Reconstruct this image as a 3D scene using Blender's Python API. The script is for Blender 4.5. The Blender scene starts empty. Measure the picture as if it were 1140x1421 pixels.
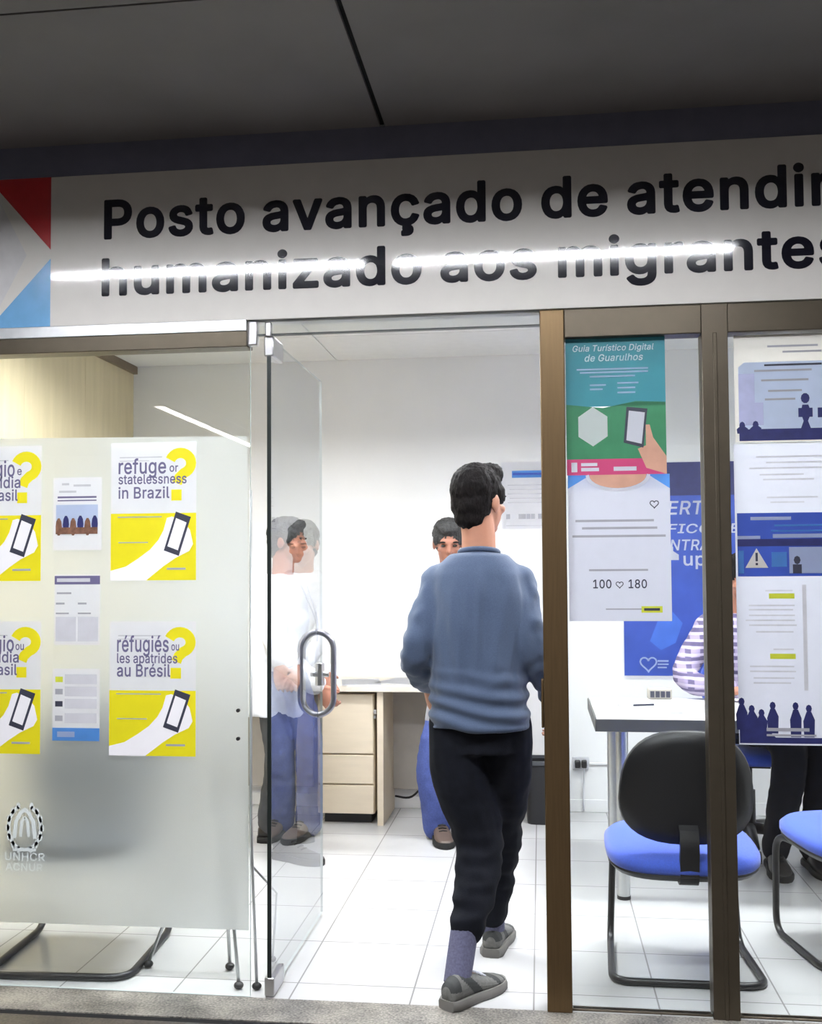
import bpy, bmesh, math, random
from mathutils import Vector, Matrix, noise
random.seed(7)
S = bpy.context.scene
COL = S.collection
PI = math.pi

# ------------------------------------------------------------------ camera
HC, CAMY = 1.35, -3.2665
YAW, PITCH, ROLL = 0.123617, 0.042028, -0.0062926
fw = Vector((-math.sin(YAW)*math.cos(PITCH), math.cos(YAW)*math.cos(PITCH), math.sin(PITCH)))
rt = Vector((math.cos(YAW), math.sin(YAW), 0))
up = rt.cross(fw)
r2 = math.cos(ROLL)*rt + math.sin(ROLL)*up
u2 = -math.sin(ROLL)*rt + math.cos(ROLL)*up
cd = bpy.data.cameras.new('camera')
cam = bpy.data.objects.new('camera', cd); COL.objects.link(cam)
m = Matrix((r2, u2, -fw)).transposed().to_4x4(); m.translation = (0, CAMY, HC)
cam.matrix_world = m
cd.sensor_fit = 'HORIZONTAL'; cd.sensor_width = 36; cd.lens = 36*1440.55/1140
cd.shift_y = (731.38-710.5)/1140
cd.clip_start = 0.02
S.camera = cam

# ------------------------------------------------------------------ world, exposure, lamp strengths
w = bpy.data.worlds.new('world'); S.world = w; w.use_nodes = True
w.node_tree.nodes['Background'].inputs[0].default_value = (.5, .55, .65, 1)
w.node_tree.nodes['Background'].inputs[1].default_value = 0.02
S.view_settings.view_transform = 'Standard'; S.view_settings.look = 'None'
S.view_settings.gamma = 1; S.view_settings.use_curve_mapping = False
S.view_settings.exposure = 0.0
ROOM_LAMP = 62.0       # row nearer the back wall
ROOM_FRONT = 17.0        # ceiling lights of the office,
HALL_LAMP = 340.0       # slim troffer over the shop front
HALL_BACK = 34.0        # fixtures further back in the corridor
S.cycles.max_bounces = 10; S.cycles.transparent_max_bounces = 16
S.cycles.diffuse_bounces = 5; S.cycles.glossy_bounces = 4; S.cycles.transmission_bounces = 6
S.cycles.sample_clamp_indirect = 6

# ------------------------------------------------------------------ materials
def nodes(name):
    mt = bpy.data.materials.new(name); mt.use_nodes = True
    nt = mt.node_tree
    return mt, nt, nt.nodes['Principled BSDF'], nt.nodes['Material Output']
def mk(name, col, rough=.5, metal=0., var=.06, scale=18, bump=0., bscale=None, coat=0., stretch=None, spec=None, sheen=0., emit=0.):
    mt, nt, b, o = nodes(name)
    tc = nt.nodes.new('ShaderNodeTexCoord'); mp = nt.nodes.new('ShaderNodeMapping')
    nt.links.new(tc.outputs['Object'], mp.inputs[0])
    if stretch: mp.inputs['Scale'].default_value = stretch
    n = nt.nodes.new('ShaderNodeTexNoise'); n.inputs['Scale'].default_value = scale; n.inputs['Detail'].default_value = 4
    nt.links.new(mp.outputs[0], n.inputs['Vector'])
    r = nt.nodes.new('ShaderNodeValToRGB')
    lo = [max(0, c*(1-var)) for c in col]; hi = [min(1, c*(1+var)) for c in col]
    r.color_ramp.elements[0].position = .3; r.color_ramp.elements[1].position = .7
    r.color_ramp.elements[0].color = (*lo, 1); r.color_ramp.elements[1].color = (*hi, 1)
    nt.links.new(n.outputs['Fac'], r.inputs[0]); nt.links.new(r.outputs[0], b.inputs['Base Color'])
    b.inputs['Roughness'].default_value = rough; b.inputs['Metallic'].default_value = metal
    if coat: b.inputs['Coat Weight'].default_value = coat; b.inputs['Coat Roughness'].default_value = .05
    if spec is not None: b.inputs['Specular IOR Level'].default_value = spec
    if sheen: b.inputs['Sheen Weight'].default_value = sheen
    if emit:
        b.inputs['Emission Color'].default_value = (*col, 1); b.inputs['Emission Strength'].default_value = emit
    if bump:
        n2 = nt.nodes.new('ShaderNodeTexNoise'); n2.inputs['Scale'].default_value = bscale or scale; n2.inputs['Detail'].default_value = 3
        nt.links.new(mp.outputs[0], n2.inputs['Vector'])
        bp = nt.nodes.new('ShaderNodeBump'); bp.inputs['Strength'].default_value = bump; bp.inputs['Distance'].default_value = .01
        nt.links.new(n2.outputs['Fac'], bp.inputs['Height']); nt.links.new(bp.outputs[0], b.inputs['Normal'])
    return mt
def s2l(*c):
    return tuple((x/255/12.92 if x/255 <= .04045 else ((x/255+.055)/1.055)**2.4) for x in c)

WHITEWALL = mk('white_wall_paint', (.84, .84, .84), .6, var=.02, scale=3, bump=.03, bscale=60)
CEILW = mk('white_ceiling_board', (.78, .78, .77), .7, var=.02)
WOOD = mk('beige_wood_laminate', s2l(206, 192, 158), .45, var=.07, scale=4, stretch=(6, 6, .5))
WOODTRIM = mk('brown_wood_trim', s2l(110, 95, 75), .5)
HALLCEIL = mk('charcoal_ceiling_panel', s2l(134, 131, 131), .75, var=.08, scale=3, bump=.05, bscale=30)
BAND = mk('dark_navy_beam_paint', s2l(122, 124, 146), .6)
GAPM = mk('black_joint', (.006, .006, .007), .9)
HALLWALL = mk('grey_corridor_wall', s2l(140, 138, 134), .6)
BRONZE = mk('bronze_anodised_aluminium', s2l(108, 88, 62), .38, .75, var=.08, stretch=(8, 8, .4))
BRONZED = mk('dark_bronze_aluminium', s2l(88, 80, 68), .4, .7, var=.06)
STEEL = mk('brushed_steel', (.55, .55, .56), .28, 1.0)
ALU = mk('silver_aluminium', (.62, .63, .64), .35, .9)
HANDLE = mk('grey_metal_tube', s2l(150, 150, 160), .3, .85)
EDGE = mk('dark_glass_edge', (.012, .017, .016), .3)
LEDGE = mk('pale_glass_edge', s2l(190, 200, 200), .2)
SIGNW = mk('glossy_white_sign_acrylic', s2l(232, 228, 222), .07, var=.015, bump=.03, bscale=2.5, spec=.5)
SIGNT = mk('black_vinyl_lettering', s2l(26, 26, 36), .07, var=.02, spec=.6)
SRED = mk('red_vinyl', s2l(186, 40, 44), .2); SBLUE = mk('light_blue_vinyl', s2l(120, 176, 222), .2)
SGREY = mk('pale_grey_vinyl', s2l(224, 222, 222), .2)
BLACKP = mk('black_plastic', (.012, .012, .014), .45, bump=.05, bscale=200)
BLACKM = mk('black_metal_tube', (.014, .014, .016), .35)
BLUEF = mk('blue_seat_fabric', s2l(62, 92, 200), .8, var=.10, scale=180, bump=.12, bscale=500, sheen=.3)
DESKW = mk('cream_laminate', s2l(222, 208, 186), .4, var=.03, stretch=(1, 8, 8), scale=5)
DESKTOP = mk('pale_desk_top', s2l(228, 220, 206), .35, var=.02)
DESKGREY = mk('grey_panel_laminate', s2l(178, 172, 164), .5, var=.03)
TABTOP = mk('white_table_top', s2l(236, 236, 234), .3, var=.02); TABEDGE = mk('grey_table_edge', s2l(90, 90, 88), .45)
PAPER = mk('white_paper', s2l(236, 236, 240), .55, var=.015)
PAPERC = mk('cool_grey_paper', s2l(214, 216, 226), .5, var=.015)
PAPERB = mk('beige_paper', s2l(214, 210, 202), .55, var=.02)
INKV = mk('violet_grey_ink', s2l(104, 98, 134), .6); INKG = mk('grey_ink', s2l(160, 160, 168), .6); INKL = mk('light_grey_ink', s2l(200, 200, 206), .6)
INKD = mk('dark_ink', s2l(52, 54, 70), .6); YEL = mk('yellow_ink', s2l(248, 236, 40), .55, var=.02)
NAVY = mk('navy_ink', s2l(40, 44, 98), .5, var=.15, scale=30); BLUEI = mk('royal_blue_ink', s2l(52, 78, 168), .5, var=.16, scale=7)
LBLUE = mk('sky_blue_ink', s2l(96, 156, 224), .5); PALEB = mk('pale_blue_ink', s2l(196, 208, 232), .5, var=.06, scale=9)
TEAL = mk('teal_ink', s2l(66, 140, 152), .45, var=.08, scale=8); GREEN = mk('green_ink', s2l(66, 132, 96), .45, var=.12, scale=12)
MAGENTA = mk('magenta_ink', s2l(190, 60, 110), .45, var=.08, scale=10); SKINI = mk('skin_tone_ink', s2l(198, 150, 128), .5, var=.08)
BROWNI = mk('brown_ink', s2l(120, 84, 66), .5, var=.4, scale=60); LIME = mk('lime_ink', s2l(200, 206, 60), .5)
SKIN = mk('skin', s2l(186, 132, 108), .5, var=.06, scale=14, bump=.04, bscale=120)
SKIND = mk('tan_skin', s2l(160, 108, 88), .5, var=.06, scale=14, bump=.04, bscale=120)
HAIR = mk('black_hair', (.010, .008, .008), .7, var=.5, scale=70, bump=.5, bscale=140, stretch=(1, 1, .3), spec=.15)
HAIRG = mk('dark_grey_hair', (.035, .035, .035), .7, var=.5, scale=60, bump=.6, bscale=120)
TEEBLUE = mk('heather_blue_jersey', s2l(71, 86, 112), .85, var=.10, scale=260, bump=.15, bscale=400, sheen=.2)
TROUSER = mk('black_cotton', (.0065, .0075, .012), .9, var=.2, scale=30, bump=.1, bscale=200, spec=.2)
SOCK = mk('heather_grey_knit', s2l(90, 90, 114), .9, var=.2, scale=150, bump=.2, bscale=300)
SHOEG = mk('grey_mesh_upper', s2l(108, 108, 105), .8, var=.15, scale=90, bump=.2, bscale=300)
SHOED = mk('dark_grey_overlay', s2l(52, 54, 54), .7); SOLE = mk('grey_rubber_sole', s2l(112, 110, 106), .7)
SHOEB = mk('black_leather', (.02, .018, .017), .4); SOLEB = mk('black_rubber', (.01, .01, .01), .7)
SHOEBR = mk('brown_leather', s2l(84, 70, 62), .5)
WSHIRT = mk('white_cotton', s2l(232, 234, 240), .85, var=.03, scale=30, bump=.06, bscale=120)
GREYTR = mk('dark_grey_cotton', s2l(70, 72, 76), .85, var=.1)
JEANS = mk('blue_denim', s2l(62, 76, 134), .85, var=.14, scale=120, bump=.1, bscale=400)
EYEW = mk('eye_dark', (.02, .015, .012), .2)

def plaid_mat():
    mt, nt, b, o = nodes('mauve_plaid_cotton')
    g = nt.nodes.new('ShaderNodeTexCoord')
    c = None
    mix0 = nt.nodes.new('ShaderNodeRGB'); mix0.outputs[0].default_value = (*s2l(150, 138, 168), 1)
    prev = mix0.outputs[0]
    for ax, col, sc in (('Z', s2l(84, 76, 110), 4.6), ('X', s2l(92, 84, 116), 4.6), ('Z', s2l(176, 166, 190), 9.5)):
        wv = nt.nodes.new('ShaderNodeTexWave'); wv.bands_direction = ax; wv.inputs['Scale'].default_value = sc; wv.inputs['Distortion'].default_value = 1.2
        nt.links.new(g.outputs['Object'], wv.inputs[0])
        rp = nt.nodes.new('ShaderNodeValToRGB'); rp.color_ramp.elements[0].position = .6; rp.color_ramp.elements[1].position = .75
        nt.links.new(wv.outputs['Fac'], rp.inputs[0])
        mx = nt.nodes.new('ShaderNodeMix'); mx.data_type = 'RGBA'
        nt.links.new(rp.outputs[0], mx.inputs['Factor']); nt.links.new(prev, mx.inputs[6]); mx.inputs[7].default_value = (*col, 1)
        prev = mx.outputs[2]
    nt.links.new(prev, b.inputs['Base Color']); b.inputs['Roughness'].default_value = .85
    return mt
PLAID = plaid_mat()
def thin(mt, k=.5):                                # paper lets some light through
    nt = mt.node_tree; b = nt.nodes['Principled BSDF']; o = nt.nodes['Material Output']
    t = nt.nodes.new('ShaderNodeBsdfTranslucent'); mx = nt.nodes.new('ShaderNodeMixShader'); mx.inputs[0].default_value = k
    nt.links.new(b.inputs['Base Color'].links[0].from_socket, t.inputs[0])
    nt.links.new(b.outputs[0], mx.inputs[1]); nt.links.new(t.outputs[0], mx.inputs[2]); nt.links.new(mx.outputs[0], o.inputs[0])
for q in (PAPER, YEL, LBLUE, PALEB, TEAL, GREEN): thin(q)
for q in (PAPERC, PAPERB): thin(q, .25)
WHITEI = mk('white_ink', s2l(240, 238, 242), .55, var=.015)

def tile_mat():
    mt, nt, b, o = nodes('white_glossy_floor_tile')
    g = nt.nodes.new('ShaderNodeNewGeometry'); sp = nt.nodes.new('ShaderNodeSeparateXYZ')
    nt.links.new(g.outputs['Position'], sp.inputs[0])
    def mth(op, a, bb=None):
        n = nt.nodes.new('ShaderNodeMath'); n.operation = op
        for i, v in enumerate((a, bb)):
            if v is None: continue
            if isinstance(v, (int, float)): n.inputs[i].default_value = v
            else: nt.links.new(v, n.inputs[i])
        return n.outputs[0]
    def line(axis, off):
        a = mth('ADD', sp.outputs[axis], off); a = mth('DIVIDE', a, .384); a = mth('FRACT', a)
        a = mth('SUBTRACT', a, .5); a = mth('ABSOLUTE', a)
        return mth('GREATER_THAN', a, .5-.0026/.384)
    ln = mth('MAXIMUM', line('X', 40*.384+.42), line('Y', 40*.384-.13))
    ns = nt.nodes.new('ShaderNodeTexNoise'); ns.inputs['Scale'].default_value = 5; ns.inputs['Detail'].default_value = 5
    nt.links.new(g.outputs['Position'], ns.inputs['Vector'])
    rp = nt.nodes.new('ShaderNodeValToRGB'); rp.color_ramp.elements[0].color = (.50, .50, .50, 1); rp.color_ramp.elements[1].color = (.56, .56, .56, 1)
    nt.links.new(ns.outputs['Fac'], rp.inputs[0])
    mx = nt.nodes.new('ShaderNodeMix'); mx.data_type = 'RGBA'
    nt.links.new(ln, mx.inputs['Factor']); nt.links.new(rp.outputs[0], mx.inputs[6]); mx.inputs[7].default_value = (.27, .265, .26, 1)
    nt.links.new(mx.outputs[2], b.inputs['Base Color']); b.inputs['Roughness'].default_value = .22
    return mt
TILE = tile_mat()
def granite_mat(name, a, bcol, c, rough):
    mt, nt, b, o = nodes(name)
    g = nt.nodes.new('ShaderNodeNewGeometry')
    ns = nt.nodes.new('ShaderNodeTexNoise'); ns.inputs['Scale'].default_value = 130; ns.inputs['Detail'].default_value = 3
    n2 = nt.nodes.new('ShaderNodeTexNoise'); n2.inputs['Scale'].default_value = 7
    nt.links.new(g.outputs['Position'], ns.inputs['Vector']); nt.links.new(g.outputs['Position'], n2.inputs['Vector'])
    ad = nt.nodes.new('ShaderNodeMath'); ad.operation = 'MULTIPLY_ADD'; ad.inputs[1].default_value = .45
    nt.links.new(n2.outputs['Fac'], ad.inputs[0])
    m2 = nt.nodes.new('ShaderNodeMath'); m2.operation = 'MULTIPLY'; m2.inputs[1].default_value = .55; nt.links.new(ns.outputs['Fac'], m2.inputs[0])
    nt.links.new(m2.outputs[0], ad.inputs[2])
    rp = nt.nodes.new('ShaderNodeValToRGB'); e = rp.color_ramp.elements
    e[0].position = .36; e[0].color = (*a, 1); e[1].position = .64; e[1].color = (*c, 1); k = e.new(.5); k.color = (*bcol, 1)
    nt.links.new(ad.outputs[0], rp.inputs[0]); nt.links.new(rp.outputs[0], b.inputs['Base Color']); b.inputs['Roughness'].default_value = rough
    return mt
GRANITE = granite_mat('speckled_grey_granite', s2l(70, 68, 66), s2l(128, 124, 118), s2l(170, 164, 154), .35)
HALLFLOOR = granite_mat('dark_granite_floor', s2l(40, 36, 34), s2l(70, 64, 60), s2l(96, 88, 82), .3)

def glass_mat(name='clear_pane_glass', ior=1.5, gain=1.6, tint=(.97, .985, .98)):
    mt, nt, b, o = nodes(name); nt.nodes.remove(b)
    t = nt.nodes.new('ShaderNodeBsdfTransparent'); t.inputs[0].default_value = (*tint, 1)
    gl = nt.nodes.new('ShaderNodeBsdfGlossy'); gl.inputs['Roughness'].default_value = .012
    ns = nt.nodes.new('ShaderNodeTexNoise'); ns.inputs['Scale'].default_value = 1.5
    bp = nt.nodes.new('ShaderNodeBump'); bp.inputs['Strength'].default_value = .02; nt.links.new(ns.outputs['Fac'], bp.inputs['Height']); nt.links.new(bp.outputs[0], gl.inputs['Normal'])
    f = nt.nodes.new('ShaderNodeFresnel'); f.inputs[0].default_value = ior
    g = nt.nodes.new('ShaderNodeNewGeometry')
    iv = nt.nodes.new('ShaderNodeMath'); iv.operation = 'SUBTRACT'; iv.inputs[0].default_value = 1; nt.links.new(g.outputs['Backfacing'], iv.inputs[1])
    ml = nt.nodes.new('ShaderNodeMath'); ml.operation = 'MULTIPLY'; gn = nt.nodes.new('ShaderNodeMath'); gn.operation = 'MULTIPLY'; gn.use_clamp = True; gn.inputs[1].default_value = gain; nt.links.new(f.outputs[0], gn.inputs[0]); nt.links.new(gn.outputs[0], ml.inputs[0]); nt.links.new(iv.outputs[0], ml.inputs[1])
    mx = nt.nodes.new('ShaderNodeMixShader'); nt.links.new(ml.outputs[0], mx.inputs[0]); nt.links.new(t.outputs[0], mx.inputs[1]); nt.links.new(gl.outputs[0], mx.inputs[2])
    nt.links.new(mx.outputs[0], o.inputs[0])
    return mt
GLASS = glass_mat()
DOORGLASS = glass_mat('door_glass', 1.55, 1.9)
def film_mat():
    mt, nt, b, o = nodes('frosted_white_film'); nt.nodes.remove(b)
    ns = nt.nodes.new('ShaderNodeTexNoise'); ns.inputs['Scale'].default_value = 2.5
    rp = nt.nodes.new('ShaderNodeValToRGB'); rp.color_ramp.elements[0].color = (.80, .81, .79, 1); rp.color_ramp.elements[1].color = (.88, .88, .86, 1)
    nt.links.new(ns.outputs['Fac'], rp.inputs[0])
    tr = nt.nodes.new('ShaderNodeBsdfTranslucent'); df = nt.nodes.new('ShaderNodeBsdfDiffuse'); rf = nt.nodes.new('ShaderNodeBsdfRefraction')
    nt.links.new(rp.outputs[0], tr.inputs[0]); nt.links.new(rp.outputs[0], df.inputs[0]); rf.inputs['Color'].default_value = (.89, .92, .94, 1)
    rf.inputs['Roughness'].default_value = .9; rf.inputs['IOR'].default_value = 1.45
    m1 = nt.nodes.new('ShaderNodeMixShader'); m1.inputs[0].default_value = .40; nt.links.new(tr.outputs[0], m1.inputs[1]); nt.links.new(df.outputs[0], m1.inputs[2])
    m2 = nt.nodes.new('ShaderNodeMixShader'); m2.inputs[0].default_value = .72; nt.links.new(m1.outputs[0], m2.inputs[1]); nt.links.new(rf.outputs[0], m2.inputs[2])
    nt.links.new(m2.outputs[0], o.inputs[0])
    return mt
FILM = film_mat()
def lamp_mat(name, col, st):
    mt, nt, b, o = nodes(name)
    b.inputs['Base Color'].default_value = (.9, .9, .9, 1)
    b.inputs['Emission Color'].default_value = (*col, 1); b.inputs['Emission Strength'].default_value = st
    return mt
LROOM = lamp_mat('office_lamp_diffuser', (.955, .98, 1), ROOM_LAMP)
LROOMF = lamp_mat('office_front_lamp_diffuser', (.955, .98, 1), ROOM_FRONT)
BAFFLE = mk('grey_lamp_baffle', (.30, .30, .30), .6)
LHALL = lamp_mat('corridor_lamp_diffuser', (.93, .95, 1), HALL_LAMP)
LBACK = lamp_mat('far_corridor_lamp_diffuser', (1, .96, .9), HALL_BACK)

# ------------------------------------------------------------------ mesh helpers
class MB:
    def __init__(s): s.v = []; s.f = []; s.mi = []
    def add(s, vs, fs, mi=0):
        n = len(s.v); s.v += [Vector(p) for p in vs]
        for f in fs: s.f.append([i+n for i in f]); s.mi.append(mi)
        return s
    def box(s, x0, x1, y0, y1, z0, z1, mi=0):
        vs = [(x, y, z) for z in (z0, z1) for y in (y0, y1) for x in (x0, x1)]
        return s.add(vs, [(0,2,3,1),(4,5,7,6),(0,1,5,4),(2,6,7,3),(0,4,6,2),(1,3,7,5)], mi)
    def slab(s, x0, x1, y0, y1, z0, z1, axis, mi=0, me=1):
        # a pane: the two broad faces take mi, the edges me
        vs = [(x, y, z) for z in (z0, z1) for y in (y0, y1) for x in (x0, x1)]
        F = {'z': [(0,2,3,1),(4,5,7,6)], 'y': [(0,1,5,4),(2,6,7,3)], 'x': [(0,4,6,2),(1,3,7,5)]}
        n = len(s.v); s.v += [Vector(p) for p in vs]
        for k, fs in F.items():
            for f in fs: s.f.append([i+n for i in f]); s.mi.append(mi if k == axis else me)
        return s
    def loft(s, rings, mi=0, cap=True):
        n = len(rings[0]); vs = [p for r in rings for p in r]; fs = []
        for i in range(len(rings)-1):
            for j in range(n):
                k = (j+1) % n
                fs.append((i*n+j, i*n+k, (i+1)*n+k, (i+1)*n+j))
        if cap:
            fs.append(tuple(range(n))[::-1]); fs.append(tuple((len(rings)-1)*n+j for j in range(n)))
        return s.add(vs, fs, mi)
    def tube(s, pts, r, n=12, mi=0, cap=True):
        pts = [Vector(p) for p in pts]; rs = r if isinstance(r, (list, tuple)) else [r]*len(pts)
        rings = []; ref = None
        for i, p in enumerate(pts):
            if i == 0: t = pts[1]-p
            elif i == len(pts)-1: t = p-pts[i-1]
            else: t = (pts[i+1]-p).normalized()+(p-pts[i-1]).normalized()
            t.normalize()
            if ref is None:
                ref = t.orthogonal().normalized()
            ref = (ref - t*ref.dot(t)).normalized(); bi = t.cross(ref)
            rings.append([p+(ref*math.cos(2*PI*k/n)+bi*math.sin(2*PI*k/n))*rs[i] for k in range(n)])
        return s.loft(rings, mi, cap)
    def ball(s, c, rx, ry=None, rz=None, axes=None, n=16, m_=10, mi=0):
        ry = ry or rx; rz = rz or rx; c = Vector(c)
        ax = axes or (Vector((1,0,0)), Vector((0,1,0)), Vector((0,0,1)))
        rings = []
        for i in range(m_+1):
            a = -PI/2+PI*i/m_; a = max(-PI/2+.06, min(PI/2-.06, a))
            rings.append([c+ax[0]*(rx*math.cos(a)*math.cos(2*PI*k/n))+ax[1]*(ry*math.cos(a)*math.sin(2*PI*k/n))+ax[2]*(rz*math.sin(a)) for k in range(n)])
        return s.loft(rings, mi)
    def flat(s, pts, y, mi=0):                 # a printed shape in the x-z plane, facing -y
        n = len(pts); return s.add([(p[0], y, p[1]) for p in pts], [tuple(range(n))], mi)
    def frect(s, x0, x1, z0, z1, y, mi=0): return s.flat([(x0,z0),(x1,z0),(x1,z1),(x0,z1)], y, mi)
    def stroke(s, pts, wd, y, mi=0):
        P = [Vector(p) for p in pts]; L = []; R = []
        for i, p in enumerate(P):
            t = (P[min(i+1, len(P)-1)]-P[max(i-1, 0)]).normalized(); nrm = Vector((-t.y, t.x))*wd/2
            L.append(p+nrm); R.append(p-nrm)
        n = len(P); vs = [(q.x, y, q.y) for q in L+R]
        return s.add(vs, [(i, i+1, n+i+1, n+i) for i in range(n-1)], mi)
    def mesh(s, name, mats, recalc=True):
        me = bpy.data.meshes.new(name); me.from_pydata(s.v, [], s.f)
        for q in (mats if isinstance(mats, (list, tuple)) else [mats]): me.materials.append(q)
        me.polygons.foreach_set('material_index', s.mi)
        if recalc:
            bm = bmesh.new(); bm.from_mesh(me); bmesh.ops.recalc_face_normals(bm, faces=bm.faces); bm.to_mesh(me); bm.free()
        me.update(); return me
    def build(s, name, mats, parent=None, smooth=False, bevel=0., recalc=True, angle=None):
        return link(name, s.mesh(name, mats, recalc), parent, smooth, bevel, angle)
def link(name, me, parent=None, smooth=False, bevel=0., angle=None):
    o = bpy.data.objects.new(name, me); COL.objects.link(o)
    if parent is not None:
        org = parent.get('_org'); org = Vector(org) if org is not None else Vector((0,0,0))
        me.transform(Matrix.Translation(-org)); o.parent = parent
        o['_org'] = org
    else:
        xs = [v.co for v in me.vertices]
        lo = Vector([min(c[i] for c in xs) for i in range(3)]); hi = Vector([max(c[i] for c in xs) for i in range(3)])
        org = Vector(((lo.x+hi.x)/2, (lo.y+hi.y)/2, lo.z)); me.transform(Matrix.Translation(-org)); o.location = org
        o['_org'] = org
    if bevel:
        b = o.modifiers.new('bevel', 'BEVEL'); b.width = bevel; b.segments = 2; b.limit_method = 'ANGLE'
    if smooth or bevel:
        me.polygons.foreach_set('use_smooth', [True]*len(me.polygons))
        a = angle if angle is not None else (math.radians(180) if smooth and not bevel else math.radians(40))
        if a < 3.1: me.set_sharp_from_angle(angle=a)
    return o
def empty(name, loc, rz=0.):
    o = bpy.data.objects.new(name, None); COL.objects.link(o); o.location = loc; o.rotation_euler.z = rz; o.empty_display_size = .1
    o['_org'] = Vector(loc) if not rz else Vector((0,0,0))
    return o
def tag(o, label, cat, group=None, kind=None):
    o['label'] = label; o['category'] = cat
    if group: o['group'] = group
    if kind: o['kind'] = kind
    return o
def struct(o, label, cat): return tag(o, label, cat, kind='structure')
def copy_tree(o, parent=None):
    c = o.copy(); COL.objects.link(c)
    if parent is not None: c.parent = parent
    for ch in list(o.children): copy_tree(ch, c)
    return c
def evaluated(me, mods):
    o = bpy.data.objects.new('tmp', me); COL.objects.link(o)
    for t, kw in mods:
        md = o.modifiers.new(t, t)
        for k, v in kw.items(): setattr(md, k, v)
    dg = bpy.context.evaluated_depsgraph_get(); dg.update()
    out = bpy.data.meshes.new_from_object(o.evaluated_get(dg))
    bpy.data.objects.remove(o); bpy.data.meshes.remove(me)
    return out
def organic(mb, name, mt, voxel=.008, smooth=3, disp=None):
    me = evaluated(mb.mesh(name, mt), [('REMESH', dict(mode='VOXEL', voxel_size=voxel)), ('SMOOTH', dict(factor=.5, iterations=smooth))])
    me.name = name; me.materials.clear(); me.materials.append(mt)
    if disp:
        nr = [v.normal.copy() for v in me.vertices]
        for v, n in zip(me.vertices, nr): v.co = v.co + n*disp(v.co)
        me.update()
    return me
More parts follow.
